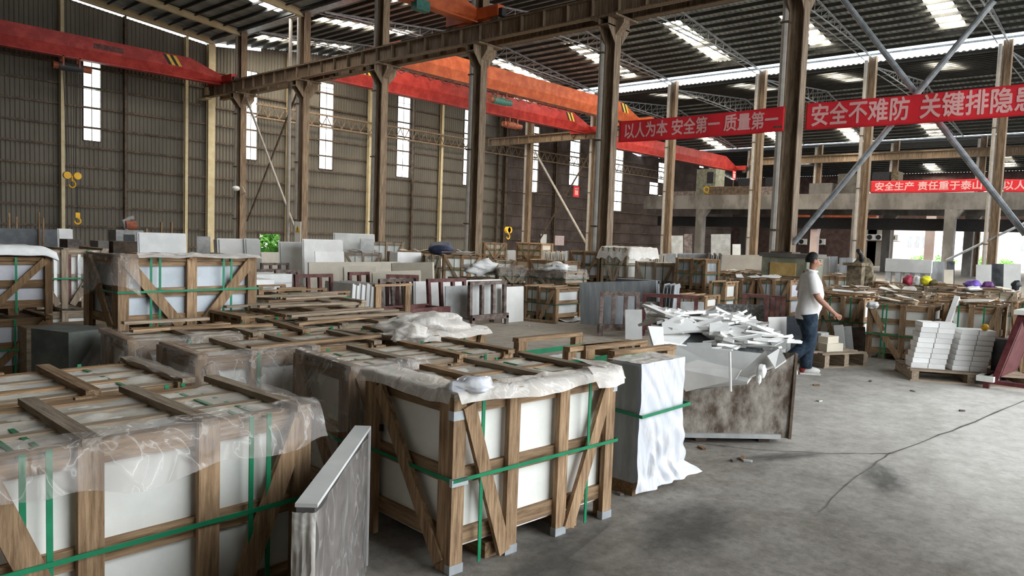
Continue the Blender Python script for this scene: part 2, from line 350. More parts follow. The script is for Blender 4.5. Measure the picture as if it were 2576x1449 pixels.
def window(mb_frame, mb_pane, fm, pm, label=None):
    NW[0] += 1
    f = struct('window_%d' % NW[0], mb_frame, fm, label=label)
    mb_pane.build('pane', pm, f); return f
def skylight(yc, xa, xb, warm=True):
    W = .55; n = 8; fr = MB(); pn = MB(); e = 1e-3
    za = roof_z(xa); zb = roof_z(xb)
    for yy in (yc-W, yc+W): fr.bar((xa, yy, za+.01), (xb, yy, zb+.01), .05, .05)
    pn.grid(lambda u, v: (xa+(xb-xa)*u, yc-W+2*W*v, za+(zb-za)*u+.03+.02*math.sin(v*2*W*2*math.pi/.28)), 1, 32)
    window(fr, pn, 'purlin_steel', 'skylight_warm' if warm else 'skylight_white')
def hitroof(px, py, x_near, s):       # where a sight line meets a slope through (x_near) with slope s
    d = ray(px, py); z0 = roof_z(x_near); t = (z0-s*x_near-EYE.z)/(d.z-s*d.x); return EYE+d*t
LB = [(39.4, 21.6, 27.6), (33.6, 21.6, 27.6), (27.4, 21.6, 27.6), (20.9, 21.6, 27.6)]
RB = [(33.8, 35.0, 41.0), (27.4, 35.0, 41.0), (20.7, 34.6, 40.8), (15.1, 36.2, 40.6), (9.0, 34.5, 40.3)]
pA = hitroof(680, 12, 20, -SL)
RA = [(pA.y, pA.x-.7, pA.x+.7), (29.5, 13, 18)]
LC = [(27.6, 44.6, 49.6), (21.9, 44.6, 49.6), (16.3, 44.6, 49.8), (10.8, 44.6, 49.8)]
RC = []
for px, py in ((1792, 357), (1950, 343), (2137, 334), (2340, 318)):
    h = hitroof(px, py, 60, -.1738); RC.append((h.y, h.x-2.6, h.x+2.6))
RC = [(y, max(53.3, a), min(64.7, b)) for y, a, b in RC]
RD = []
for px, py in ((2010, 402), (2345, 420), (2535, 405)):
    h = hitroof(px, py, 82, -.145); RD.append((h.y, max(76.3, h.x-1.6), min(86.5, h.x+1.6)))
roof(-3.2, 9.2, []); roof(9.2, R1-.1, RA); roof(R1+.1, 31.6, LB); roof(31.6, 42.0, RB)
roof(43.0, 53, LC); roof(53, R3-.3, RC); roof(R3+.3, 76, []); roof(76, XE, RD)
for L_, wm in ((RA, 0), (LB, 1), (RB, 1), (LC, 1), (RC, 1), (RD, 1)):
    for y, a, b in sorted(L_): skylight(y, a, b, wm)
for xa, xb in ((42.0, 42.45), (R3-.3, R3-.05)):      # translucent eaves sheet
    q = MB(); n = 180; vs = []
    for xx in (xa, xb):
        for i in range(n*2+1): vs.append((xx, Y0+(YN-Y0)*i/(n*2), (roof_z(xa)-(xx-xa)*.12)+(.05 if i % 2 else 0)))
    m = n*2+1; q.add(vs, [(i, i+1, m+i+1, m+i) for i in range(m-1)])
    o = struct('trim_%d' % (1 if xa < 50 else 2), q, 'roof_translucent')
    MB().box(xb-.03, Y0, roof_z(xa)-.22, xb+.03, YN, roof_z(xa)-.12).build('gutter_edge', 'steel_galv', o)
q = MB().box(R1-.25, Y0, 12.05, R1+.25, YN, 12.2); struct('trim_3', q, 'steel_galv')
# --- far end wall
holes = []
def hole(x0, x1, yt, yb): a = onY(x0, yt, YN); b = onY(x1, yb, YN); holes.append((a.x, b.x, b.z, a.z))
for h in ((207, 254, 152, 358), (616, 646, 176, 404), (804, 836, 205, 428), (1000, 1028, 240, 448), (1168, 1192, 275, 468), (1338, 1351, 316, 485), (1434, 1455, 346, 468),
          (1544, 1562, 372, 532), (1656, 1671, 408, 462), (1633, 1654, 457, 491), (1655, 1667, 490, 505), (1758, 1770, 412, 424), (1757, 1770, 431, 447), (1893, 1899, 424, 445)): hole(*h)
NWIN = len(holes)
hole(651, 704, 588, 634)
holes[-1] = (holes[-1][0], holes[-1][1], 0, holes[-1][3])
def sheet_wall(q, xa, xb, zl, zt0, zt1=None, pitch=.2, dep=.04):
    n = max(1, round((xb-xa)/pitch)); s = (xb-xa)/n; pr = []
    for i in range(n): pr += [(xa+i*s, 0), (xa+i*s+s*.3, 0), (xa+i*s+s*.5, -dep), (xa+i*s+s*.8, -dep)]
    pr.append((xb, 0)); zt1 = zt0 if zt1 is None else zt1; m = len(pr)
    vs = [(x, YN+d, zl) for x, d in pr]+[(x, YN+d, zt0+(zt1-zt0)*(x-xa)/(xb-xa)) for x, d in pr]
    q.add(vs, [(i, i+1, m+i+1, m+i) for i in range(m-1)])
def wall_piece(name, xa, xb, m):
    q = MB(); bx = sorted({xa, xb}|{v for h in holes for v in h[:2] if xa < v < xb}|{v for v in (9.2, R1, 31.6, R2, 53, R3, 76) if xa < v < xb})
    for a, b in zip(bx, bx[1:]):
        mid = (a+b)/2; zz = 0; gap = .30 if (mid < R1 or int(mid*1.7) % 3 == 0) else .12
        for h in sorted([h for h in holes if h[0] <= mid <= h[1]], key=lambda h: h[2]):
            if h[2] > zz: sheet_wall(q, a, b, zz, h[2])
            zz = h[3]
        e = 1e-3; sheet_wall(q, a, b, zz, roof_z(a+e)-gap, roof_z(b-e)-gap)
    return struct(name, q, m)
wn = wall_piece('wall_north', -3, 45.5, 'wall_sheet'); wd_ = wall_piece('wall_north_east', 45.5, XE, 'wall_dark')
q0 = None
for i in range(11):
    z = .55+i*1.0
    for w_, xa, xb in ((wn, -3, 45.5), (wd_, 45.5, XE)):
        segs = [xa]
        for h in sorted(holes):
            if h[2]-.1 < z < h[3]+.1 and xa < h[0] < xb and h[2] < 1: segs += [h[0], h[1]]
        segs.append(xb)
        for a, b in zip(segs[::2], segs[1::2]): MB().box(a, YN-.14, z-.05, b, YN-.06, z+.05).build('girt', 'steel_dark', w_)
for i, (xa, xb, za, zb) in enumerate(holes[:NWIN]):
    fr = MB(); w = .03
    for a, b, c, d in ((xa, xa+w, za, zb), (xb-w, xb, za, zb), (xa, xb, za, za+w), (xa, xb, zb-w, zb)): fr.box(a, YN-.08, c, b, YN+.04, d)
    fr.box((xa+xb)/2-.015, YN-.02, za, (xa+xb)/2+.015, YN+.02, zb)
    for k in range(1, int((zb-za)/2.6)+1):
        z = za+k*2.6
        if z < zb-.2: fr.box(xa, YN-.02, z-.015, xb, YN+.02, z+.015)
    pn = MB().box(xa, YN+.02, za, xb, YN+.03, zb); window(fr, pn, 'steel_dark', 'window_pane')
xa, xb, za, zb = holes[-1]
q = MB()
for a, b, c, d in ((xa-.08, xa, 0, zb+.08), (xb, xb+.08, 0, zb+.08), (xa, xb, zb, zb+.08)): q.box(a, YN-.1, c, b, YN+.06, d)
struct('door_1', q, 'steel_dark', label='frame of a low doorway in the far wall, green plants outside')
# leaning vegetation outside the doorway and behind the first tall window
def foliage(name, c, r, n, label, group=None):
    q = MB(); rnd = random.Random(len(label)*7+n)
    for i in range(n):
        d = V((rnd.gauss(0, 1), rnd.gauss(0, 1), rnd.gauss(0, 1))).normalized()*rnd.uniform(.55, 1)
        p = V((c[0]+d.x*r[0], c[1]+d.y*r[1], c[2]+d.z*r[2])); a = V((rnd.gauss(0, 1), rnd.gauss(0, 1), rnd.gauss(0, 1))).normalized(); b = a.orthogonal().normalized()
        s = rnd.uniform(.12, .3); q.add([p-a*s, p+b*s*.4, p+a*s, p-b*s*.4], [(0, 1, 2, 3)])
    o = q.build(name, 'leaf_green'); MB().tube([(c[0], c[1], 0), (c[0], c[1], c[2])], .06, 6).build('stem', 'dark_wood_z', o)
    tag(o, label, 'bush', group); return o
foliage('green_bush', ((xa+xb)/2+.4, YN+1.8, .75), (2.2, .9, 1.1), 1500, 'bright green bush growing outside the low doorway in the far wall')
x1_ = onY(232, 250, YN+3).x
foliage('climbing_plant', (x1_+1.0, YN+3, 9.0), (.8, .8, 3.2), 330, 'leafy plant seen through the leftmost tall window')
# wall posts
for px, w, m, lb in ((156, .16, 'steel_cream', 'slim cream wall post left of the leftmost tall window'), (466, .16, 'steel_cream', 'slim cream wall post left of the thick cream corner post'),
                     (722, .16, 'steel_cream', 'slim cream wall post behind the warning sign column'), (926, .18, 'steel_cream', 'slim pale wall post left of the third column'),
                     (1107, .2, 'steel_cream', 'pale wall post between the third and fourth bright wall windows'), (1270, .3, 'steel_dark', 'dark wall post under the far hoist'),
                     (1396, .16, 'steel_dark', 'thin dark wall post behind the far cross braces'), (313, .1, 'steel_dark', 'thin dark wall post right of the leftmost tall window'),
                     (1035, .1, 'steel_dark', 'thin dark wall post right of the third bright window'), (1250, .1, 'steel_dark', 'thin dark wall post left of the far hoist')):
    x = onY(px, 450, YN-.25).x; t = thing('wall_post', lb, 'post', (x, YN-.3, 0))
    q = MB(); q.box(-w/2, -.12, 0, w/2, -.10, roof_z(x)-.3); q.box(-w/2, .10, 0, w/2, .12, roof_z(x)-.3); q.box(-.02, -.1, 0, .02, .1, roof_z(x)-.3); q.build('post_shaft', m, t)
    MB().box(-w/2-.04, -.16, 0, w/2+.04, .15, .03).build('base_plate', 'steel_dark', t)
# lattice wind girder across the far wall
t = thing('wind_girder', 'pale lattice girder running across the far wall behind the windows', 'girder', (23, YN-.62, 8.3))
for z in (0, .75): MB().box(0, -.05, z-.05, 48, .05, z+.05).build('chord', 'steel_brown', t)
q = MB()
for i in range(64): q.bar((i*.75, 0, .05), (i*.75+.37, 0, .7), .05, .03, (0, 1, 0)); q.bar((i*.75+.37, 0, .7), (i*.75+.75, 0, .05), .05, .03, (0, 1, 0))
q.build('lattice', 'steel_brown', t)
for i in range(9): MB().box(i*6-.04 if i else 0, .05, -.04, i*6+.04, .47, .04).build('wall_bracket', 'steel_dark', t)
# --- side walls (left one beside the camera, right one far away)
q = MB().box(-3.2, Y0, 0, -3, YN, 12.0); struct('wall_west', q, 'wall_sheet')
q = MB().box(-3, Y0, 0, 2, Y0+.2, 12.2); struct('south_light_blocker', q, 'wall_sheet')  # unseen stub added behind the camera to cut light from the left
q = MB()
q.box(XE-.3, 27.5, 0, XE, YN, 9.7); q.box(XE-.3, Y0, 8.0, XE, 27.5, 9.7); q.box(XE-.3, Y0, 5.0, XE, 27.5, 5.9)
struct('wall_east', q, 'brick_dark')
for i, y in enumerate((25.6, 20.0, 14.4, 8.8, 3.2)):
    q = MB().box(XE-.5, y-.45, 0, XE+.2, y+.45, 8); tag(q.build('wall_pillar', 'pink_wall'), 'pinkish pillar on the open far right side of the hall', 'pillar', 'pillars of the open right side')
t = thing('white_building', 'white and pink building outside beyond the open right side', 'building', (104, 0, 0))
for a, b in ((24, 31), (18.0, 20.5), (12, 14.5), (5, 9), (-8, 1)):
    w = MB().box(0, a, 0, 3, b, 5.2).build('wall_bay', 'pink_wall', t)
    for k in range(3): MB().box(-.05, a+.4+k*.8, 2.2, 0, a+.9+k*.8, 3.6).build('window', 'stone_grey', w)
MB().box(-.2, -12, 5.2, 3.4, 40, 9.5).build('upper_storey', 'pink_wall', t)
for y, n in ((21.5, 500), (16, 500), (3.5, 600), (10, 400)):
    foliage('hedge_bush', (95, y, .6), (1.0, 2.6, .8), n, 'light green hedge outside beyond the open right side', 'hedge outside the right side')

# --- columns
def column(h, zcap):
    t = thing('steel_column', None, 'column')
    q = MB()
    q.box(-.17, -.19, 0, .17, -.165, h).box(-.17, .165, 0, .17, .19, h).box(-.02, -.165, 0, .02, .165, h)
    q.build('shaft', 'steel_brown', t)
    q = MB()
    if zcap:
        q.box(-.62, -.5, zcap-.06, .62, .5, zcap).box(-.6, -.2, zcap-.3, .6, .2, zcap-.26)
        for y in (-.2, .18):
            q.poly([(-.6, y, zcap-.06), (-.6, y, zcap-.3), (-.19, y, zcap-.8), (-.19, y, zcap-.06)], (0, .02, 0))
            q.poly([(.6, y, zcap-.06), (.19, y, zcap-.06), (.19, y, zcap-.8), (.6, y, zcap-.3)], (0, .02, 0))
        for sg in (-1, 1): q.poly([(-.17, sg*.19, zcap-.06), (-.17, sg*.48, zcap-.06), (-.17, sg*.48, zcap-.2), (-.17, sg*.19, zcap-.55)], (.34, 0, 0))
        q.build('capital', 'steel_brown', t)
    MB().box(-.3, -.3, 0, .3, .3, .04).build('base_plate', 'steel_dark', t)
    MB().tube([(-.16, .30, .1), (-.16, .30, h-.2)], .095, 10).build('downpipe', 'pipe_white', t)
    q = MB()
    for z in (2.2, 5.0, 7.8): q.box(-.27, .18, z, -.05, .405, z+.05)
    q.build('pipe_clip', 'steel_dark', t); return t
ZC = 8.88
c1 = column(12.1, ZC); c1['group'] = 'columns under the near runway'
LB1 = ['steel column off the right edge of the picture holding the cross braces', 'nearest brown steel column standing on a concrete plinth, banners on both sides', 'brown steel column at the left end of the first banner',
       'brown steel column with white downpipe, second left of the banners', 'brown steel column with white downpipe, third left of the banners', 'brown steel column carrying the yellow warning sign', 'brown steel column nearest the far wall under the runway end']
Y1 = [2.3, 8.26, 14.3, 20.3, 26.2, 32.2, 38.2]
for i, y in enumerate(Y1):
    if i == 0: c1.location = (R1, y, 0); c1['label'] = LB1[0]; continue
    dup(c1, (R1, y, 1.6 if i == 1 else 0), 0, LB1[i], scale=(1, 1, 1))
# the column on the plinth starts higher; trim its height
o_pl = [o for o in C.objects if o.get('label') == LB1[1]][0]
for k in list(o_pl.children):
    nm = k.name.split('.')[0]
    if nm in ('shaft', 'downpipe'):
        k.scale = (1.12 if nm == 'shaft' else 1, 1.12 if nm == 'shaft' else 1, (12.1-1.6)/12.1)
    elif nm in ('capital', 'pipe_clip'): k.location.z = -1.6
c2 = column(12.0, None); c2['group'] = 'columns between the two right bays'
LB2 = ['brown column with pale pipe behind the crossing braces at far right', 'brown column with pale pipe left of the small red banner', 'brown column with pale pipe left of the plinth column',
       'brown column with pale pipe behind the first banner', 'brown column right of the far cross braces', 'brown column left of the far cross braces']
Y2 = [7.12, 13.2, 19.25, 25.1, 31.1, 37.1]
for i, y in enumerate(Y2):
    if i == 0: c2.location = (R2, y, 0); c2['label'] = LB2[0]; continue
    dup(c2, (R2, y, 0), 0, LB2[i])
# runway lower crossbeam on the far row (only its far half shows)
c3 = None
for i, y in enumerate((11.9, 17.9, 23.9, 29.9)):
    dup(c2, (R3, y, 0), 0, 'brown column rising above the concrete deck on the third row', 'columns above the concrete deck', (1, 1, .87))
t = thing('corner_post', 'thick cream steel post at the far end of the near runway', 'post', (R1, YN-.25, 0))
q = MB().box(-.2, -.15, 0, .2, -.13, 12).box(-.2, .10, 0, .2, .12, 12).box(-.02, -.13, 0, .02, .10, 12); q.build('post_shaft', 'steel_cream', t); MB().box(-.26, -.2, 0, .26, .16, .03).build('base_plate', 'steel_dark', t)
# plinth
t = thing('concrete_plinth', 'tall greenish concrete plinth with an ochre panel under the nearest column', 'plinth', (R1, 8.05, 0))
MB().box(-.6, -.62, 0, .6, .6, 1.5).build('body', 'plinth_green', t)
MB().box(-.66, -.68, 1.5, .66, .66, 1.6).build('cap', 'concrete_dark', t)
MB().box(-.64, -.35, .45, -.6, .35, 1.35).build('panel', 'ochre', t)
# --- crane runway beams
def runway(x, ya, yb, zt, h, label, st=True):
    t = thing('runway_beam', label, 'beam', (x, ya, zt-h)); L = yb-ya
    q = MB().box(-.15, 0, 0, .15, L, .035).box(-.17, 0, h-.035, .17, L, h).box(-.015, 0, .035, .015, L, h-.035); q.build('web_and_flanges', 'steel_brown', t)
    MB().box(-.035, 0, h, .035, L, h+.08).build('rail', 'steel_dark', t)
    if st:
        n = int(L/1.0); s0 = None
        for i in range(n+1):
            if s0 is None: k = s0 = MB().box(-.145, -.015, .035, .145, .015, h-.035).build('stiffener', 'steel_brown', t)
            else: k = s0.copy(); C.objects.link(k); k.parent = t
            k.location = (0, .1+i*(L-.2)/n, 0)
    return t
t = runway(R1-.42, 1.5, 41.3, 9.5, .6, 'brown crane runway beam on the near column row, side towards the camera')
MB().box(-.2, 39.6, -.06, .2, 40.6, .0).build('end_packing', 'steel_cream', t); MB().box(-.16, 39.5, .12, .16, 39.8, .55).build('end_stop', 'steel_cream', t)
runway(R1+.42, 1.5, 41.3, 9.5, .6, 'brown crane runway beam behind the near one, rear side of the column row')
runway(R2-.42, 26.5, 41, 9.25, .55, 'brown crane runway beam on the second column row behind the cross braces')
runway(R3-.4, 5, 30, 9.5, .6, 'rusty brown crane runway beam far right above the concrete deck', False)
# --- cranes
def crane(label, xa, xb, y, zb, h, m, truck=None, stripes=(), group=None):
    t = thing('crane_girder', label, 'crane', (0, y, zb)); st = []
    def sec(x, k):
        H = h*k; o_ = h-H if False else 0
        return [(x, -.28, H), (x, .28, H), (x, .28, H*.45), (x, .14, .05), (x, .2, .05), (x, .2, 0), (x, -.2, 0), (x, -.2, .05), (x, -.14, .05), (x, -.28, H*.45)]
    S = [sec(xa, .5), sec(xa+1.5, 1), sec(xb-1.9, 1), sec(xb, .42)]; q = MB(); n = 10
    q.add([p for s in S for p in s], [(i*n+k, i*n+(k+1) % n, (i+1)*n+(k+1) % n, (i+1)*n+k) for i in range(3) for k in range(n)]+[tuple(range(n)), tuple(range(3*n, 4*n))])
    q.build('girder', m, t)
    for x, s in (truck or []):
        e = MB().box(x-.17, -1.35, .05, x+.17, 1.35, .45).build('end_truck', m, t)
        for yy in (-1.15, 1.15): MB().tube([(x-.1, yy, -.02), (x+.1, yy, -.02)], .17, 14).build('wheel', 'steel_dark', e)
        MB().box(x-.12, -1.52, .02, x+.12, -1.35, .3).build('buffer', 'hazard_black', e)
    for x in stripes:
        for k in range(4):
            q = MB().poly([(x+k*.17, -.29, .5*h), (x+k*.17+.17, -.29, .5*h), (x+k*.17-.15, -.29, h-.06), (x+k*.17-.32, -.29, h-.06)], (0, .012, 0))
            q.build('hazard_stripe', 'hazard_black' if k % 2 == 0 else 'hazard_yellow', t)
    return t
def hoist(t, x, z, drop, body, motor, hookm='hook_yellow', two=True, rope=True):
    """electric hoist slung under girder t at x; drop = length of rope"""
    h = MB().tube([(x-.55, 0, z-.42), (x+.45, 0, z-.42)], .2, 14).build('hoist_drum', body, t)
    MB().tube([(x+.45, 0, z-.42), (x+.85, 0, z-.42)], .15, 12).build('hoist_motor', motor, h)
    MB().tube([(x-.8, 0, z-.42), (x-.55, 0, z-.42)], .16, 12).build('gearbox', 'hoist_rust', h)
    for xx in (x-.4, x+.3):
        for ya in (-.2, .14): MB().box(xx-.04, ya, z-.42, xx+.04, ya+.06, z+.08).build('trolley_plate', 'hoist_rust', h)
    if rope:
        q = MB()
        for xx in ((x-.35, x-.2, x+.1, x+.25) if two else (x-.1, x+.1)): q.tube([(xx, 0, z-.5), (xx*.6+x*.4, 0, z-drop)], .015, 5)
        q.build('rope', 'rope', h)
        for xx in ((x-.22, x+.22) if two else (x-.07, x+.07)):
            q = MB(); q.tube([(xx, -.09, z-drop-.15), (xx, .09, z-drop-.15)], .17 if two else .2, 14); b = q.build('hook_block', hookm, h)
        q = MB(); q.tube([(x+.14*math.sin(a)*1.0, 0, z-drop-.55+.16*math.cos(a)) for a in [i*.35 for i in range(14)]], .035, 7); q.tube([(x, 0, z-drop-.15), (x, 0, z-drop-.42)], .04, 7)
        q.build('hook', hookm, h)
    return h
A1 = crane('red overhead crane girder crossing the left bay near the far wall', -1.5, R1-.42, 39.6, 9.40, 1.08, 'paint_red', [(R1-.42, 1)], [17.0])
x = onY(180, 160, 39.6).x; zh = onY(192, 440, 39.6).z
hb = hoist(A1, x, 0, 9.40-zh-.1, 'machine_black', 'hoist_rust')
# faint dark lettering panel on the red girder
pa = onY(236, 125, 39.3); q = MB().box(pa.x, -.295, .62, pa.x+1.35, -.28, .86); q.build('dark_lettering', 'rack_red', A1)
xh2 = onY(195, 556, 39.6)
q = MB(); q.tube([(xh2.x, 0, zh-9.4-.6), (xh2.x, 0, xh2.z-9.4+.35)], .02, 5); q.build('sling_chain', 'rope', A1)
q = MB(); q.tube([(xh2.x+.13*math.sin(a), 0, xh2.z-9.4+.14*math.cos(a)) for a in [i*.4 for i in range(13)]], .045, 7); q.box(xh2.x-.1, -.05, xh2.z-9.4+.15, xh2.x+.1, .05, xh2.z-9.4+.4); q.build('sling_hook', 'hook_yellow', A1)
A2 = crane('orange overhead crane girder at the top of the left bay above the runway', 5, R1-.42, 20.3, 9.62, 1.0, 'paint_orange', [(R1-.42, 1)])
MB().box(16.9, -.35, -.25, 17.5, -.05, .1).build('drive_motor', 'hoist_green', A2)
B1 = crane('orange overhead crane girder spanning the middle bay, green hoist below', R1+.42, R2-.42, 27.7, 9.35, 1.18, 'paint_orange', [(R1+.42, 1), (R2-.42, 1)], [R2-2.3])
ph = onY(1258, 250, 27.7); hoist(B1, ph.x, 0, 3, 'hoist_green', 'hoist_green', two=False, rope=False)
q = MB()
for i in range(22): q.tube([(R1+1.5+i*.9, -.34, -.05), (R1+1.95+i*.9, -.34, -.30), (R1+2.4+i*.9, -.34, -.05)], .02, 5)
q.bar((R1+1, -.34, -.02), (R2-1.5, -.34, -.02), .03, .03); q.build('festoon_cable', 'rope', B1)
B2 = crane('red overhead crane girder spanning the middle bay behind the orange one', R1+.42, R2-.42, 31.6, 9.05, 1.18, 'paint_red', [(R1+.42, 1), (R2-.42, 1)], [R1+2.6, R2-2.9])
ph = onY(1288, 315, 31.6); zk = onY(1244, 575, 31.6).z; hb = hoist(B2, ph.x, 0, 9.05-zk-.1, 'hoist_rust', 'hoist_rust', two=False)
C1_ = crane('dark red crane girder in the right bay behind the first banner', R2+.42, R3-.4, 31.6, 8.45, 1.15, 'paint_red', [(R3-.4, 1)])
D1_ = crane('red crane girder far right above the small banners', R3+.4, XE-2, 9.2, 9.2, .9, 'paint_red')
# loose hanging hook label
# --- roof trusses (middle and right bay) and solid rafters (left bay)
def truss(xa, xb, y, label, group):
    t = thing('roof_truss', label, 'truss', (0, y, 0), 0, group); xm = 53 if xa > 40 else 31.6; n = 26
    ztop = lambda x: roof_z(min(max(x, xa+.02), xb-.02))-.24
    zlow = lambda x: roof_z(xa+.02)+(roof_z(xb-.02)-roof_z(xa+.02))*(x-xa)/(xb-xa)-.26+.62*math.sin(math.pi*(x-xa)/(xb-xa))**.8*.55
    for dy in (-.1, .1): pass
    for a, b in ((xa, xm), (xm, xb)): MB().bar((a, 0, ztop(a)), (b, 0, ztop(b)), .07, .07).build('top_chord', 'steel_galv', t)
    q = MB(); q.tube([(xa+(xb-xa)*i/n, 0, zlow(xa+(xb-xa)*i/n)) for i in range(n+1)], .035, 6); q.build('bottom_chord', 'steel_galv', t)
    q = MB(); q.tube([(xa+(xb-xa)*i/n, .45, zlow(xa+(xb-xa)*i/n)+.02) for i in range(n+1)], .03, 6); q.build('tie_rod', 'steel_galv', t)
    q = MB()
    for i in range(1, n):
        x = xa+(xb-xa)*i/n; x2 = xa+(xb-xa)*(i+1)/n
        q.bar((x, 0, zlow(x)), (x, 0, ztop(x)), .03, .03, (0, 1, 0))
        if i % 2: q.bar((x, 0, zlow(x)), (x, .45, zlow(x)), .03, .03)
        if i < n-1: q.bar((x, 0, zlow(x)), (x2, 0, ztop(x2)), .025, .025, (0, 1, 0))
    q.build('lattice', 'steel_galv', t)
for y in Y2+[1.1]: truss(R1+.3, R2-.1, y, 'grey lattice roof truss crossing the middle bay', 'trusses of the middle bay')
for y in (7.1, 13.2, 19.25, 25.1, 31.1): truss(R2+.3, R3-.5, y, 'grey lattice roof truss crossing the right bay', 'trusses of the right bay')
for i, (y, lb) in enumerate(((41.2, 'cream roof rafter along the far wall of the left bay'), (38.2, 'cream roof rafter of the left bay ending at the column nearest the far wall'), (32.2, 'cream roof rafter of the left bay ending at the warning sign column'), (26.2, 'cream roof rafter of the left bay at the third column'))):
    q = MB(); a = (9.2, y, roof_z(9.2)-.42); b = (R1-.15, y, roof_z(R1-.15)-.36)
    q.bar(a, b, .2, .03); q.bar((a[0], y, a[2]+.3), (b[0], y, b[2]+.26), .2, .03); q.bar((a[0], y, a[2]+.15), (b[0], y, b[2]+.13), .02, .28)
    tag(q.build('roof_rafter', 'steel_cream'), lb, 'rafter')
# --- cross braces
def brace(name, P, Q, r, m, label, group=None):
    q = MB().tube([P, Q], r, 10); o = q.build(name, m, smooth=False); tag(o, label, 'brace', group); return o
brace('cross_brace', onX(1996, 612, R1), onX(2500, 2, R1), .075, 'steel_galv', 'grey steel tube brace rising right from the plinth column past the second banner')
brace('cross_brace', onX(2118, -6, R1+.18), onX(2580, 590, R1+.18), .075, 'steel_galv', 'grey steel tube brace falling right across the back of the second banner')
brace('cross_brace', onX(2380, 655, R2), onX(2580, 560, R2), .06, 'steel_galv', 'grey brace rising right from the column foot at the right edge')
brace('cross_brace', onX(621, 250, R1), onX(752, 602, R1), .06, 'pipe_white', 'pale brace falling right beside the column nearest the far wall')
brace('cross_brace', onX(757, 208, R1+.15), onX(622, 556, R1+.15), .05, 'steel_dark', 'dark brace crossing the pale one beside the far column')
brace('cross_brace', onX(1346, 382, R2), onX(1480, 622, R2), .08, 'pipe_white', 'pale brace falling right between two columns of the second row')
brace('cross_brace', onX(1486, 384, R2+.2), onX(1330, 650, R2+.2), .06, 'steel_dark', 'dark brace crossing the pale one in the second row')
pz = MB(); a = onX(742, 60, R1+.1); b = onX(740, 604, R1+.1)
tag(MB().tube([(R1-.1, 33.35, .1), (R1-.1, 33.35, 12.0), (R1-.1, 32.4, 12.05)], .085, 10).build('drain_pipe', 'pipe_white'), 'free white drain pipe standing left of the warning sign column', 'pipe')
# --- concrete deck on the right
bY = [29.3, 23.1, 17.3, 11.6, 5.9]
for x, lb in ((55.0, 'long grey concrete beam carrying the deck on the right'), (R3-.6, 'rear concrete beam of the deck on the right')):
    tag(MB().box(x-.3, 3.5, 4.5, x+.3, 34.5, 5.6).build('concrete_beam', 'concrete_old'), lb, 'beam')
struct('deck_slab', MB().box(55.3, 3.5, 5.0, R3-.9, 34.5, 5.25), 'concrete_dark')
for y in bY:
    for x, nm in ((55.0, 'front'), (R3-.6, 'rear')):
        t = thing('concrete_column', 'grey concrete column under the %s beam of the deck' % nm, 'column', (x, y if x < 60 else y+.7, 0), 0, 'concrete columns under the %s deck beam' % nm)
        MB().box(-.3, -.3, 0, .3, .3, 4.5).build('shaft', 'concrete_old', t)
        MB().poly([(-.28, -.3, 4.5), (-.28, -.75, 4.5), (-.28, -.3, 3.9)], (.56, 0, 0)).build('corbel', 'concrete_old', t)
tag(MB().box(56.2, 3, 3.15, 56.6, 34, 3.95).build('black_girder', 'black_beam'), 'black steel girder running under the concrete deck', 'girder')
tag(MB().box(76, 4, 5.2, 76.5, 34, 6.1).build('black_girder', 'black_beam'), 'second dark girder far behind the deck columns', 'girder')
tag(MB().box(70, 20.5, 4.55, 70.5, 27.5, 5.05).build('orange_beam', 'paint_orange'), 'short orange beam under the concrete deck', 'beam')
# things on the deck
for x0, x1, yt, yb, m, nm, cat, lb in ((1690, 1750, 482, 497, 'stone_brown', 'rusty_panel', 'panel', 'low rusty parapet panel on the deck, left end'), (1786, 1898, 470, 492, 'steel_dark', 'rusty_panel', 'panel', 'dark rusty parapet panel on the deck left of a column'),
        (1905, 1965, 470, 492, 'stone_brown', 'rusty_panel', 'panel', 'rusty parapet panel on the deck right of a column'), (2040, 2095, 462, 490, 'concrete_old', 'block', 'block', 'grey block on the deck left of the small banner'),
        (1930, 1958, 447, 470, 'machine_black', 'machine_box', 'box', 'dark machine box on the deck beside a column'), (1862, 1892, 450, 468, 'machine_black', 'machine_box', 'box', 'dark machine box on the deck behind the red sign'),
        (2112, 2160, 438, 470, 'concrete_dark', 'block', 'block', 'dark block on the deck behind the small banner column'), (2198, 2240, 434, 452, 'machine_black', 'machine_box', 'box', 'dark machine box on the deck above the small banner'), (2246, 2262, 432, 452, 'machine_brown', 'machine_box', 'box', 'brown machine box on the deck above the small banner')):
    X_ = 55.0 if nm == 'rusty_panel' else 57.5
    a = onX(x0, yt, X_); b = onX(x1, yb, X_); zb = 5.6 if X_ < 56 else 5.25
    q = MB().box(X_-.1 if X_ < 56 else X_-.3, b.y, zb, X_+.1 if X_ < 56 else X_+.9, a.y, max(a.z, zb+.3)); tag(q.build(nm, m), lb, cat)
t = thing('crane_cab', 'yellow-grey operator cab with QT lettering on the deck', 'cab', (57, onX(1776, 445, 57).y, 5.25))
w = onX(1754, 445, 57).y-onX(1802, 445, 57).y
zc = onX(1776, 425, 57).z-5.25
MB().box(0, -w/2, 0, 1.6, w/2, zc).build('cab_body', 'plinth_green', t); MB().box(-.02, -w/2+.2, zc*.55, 0, -.1, zc*.9).build('cab_window', 'machine_black', t)
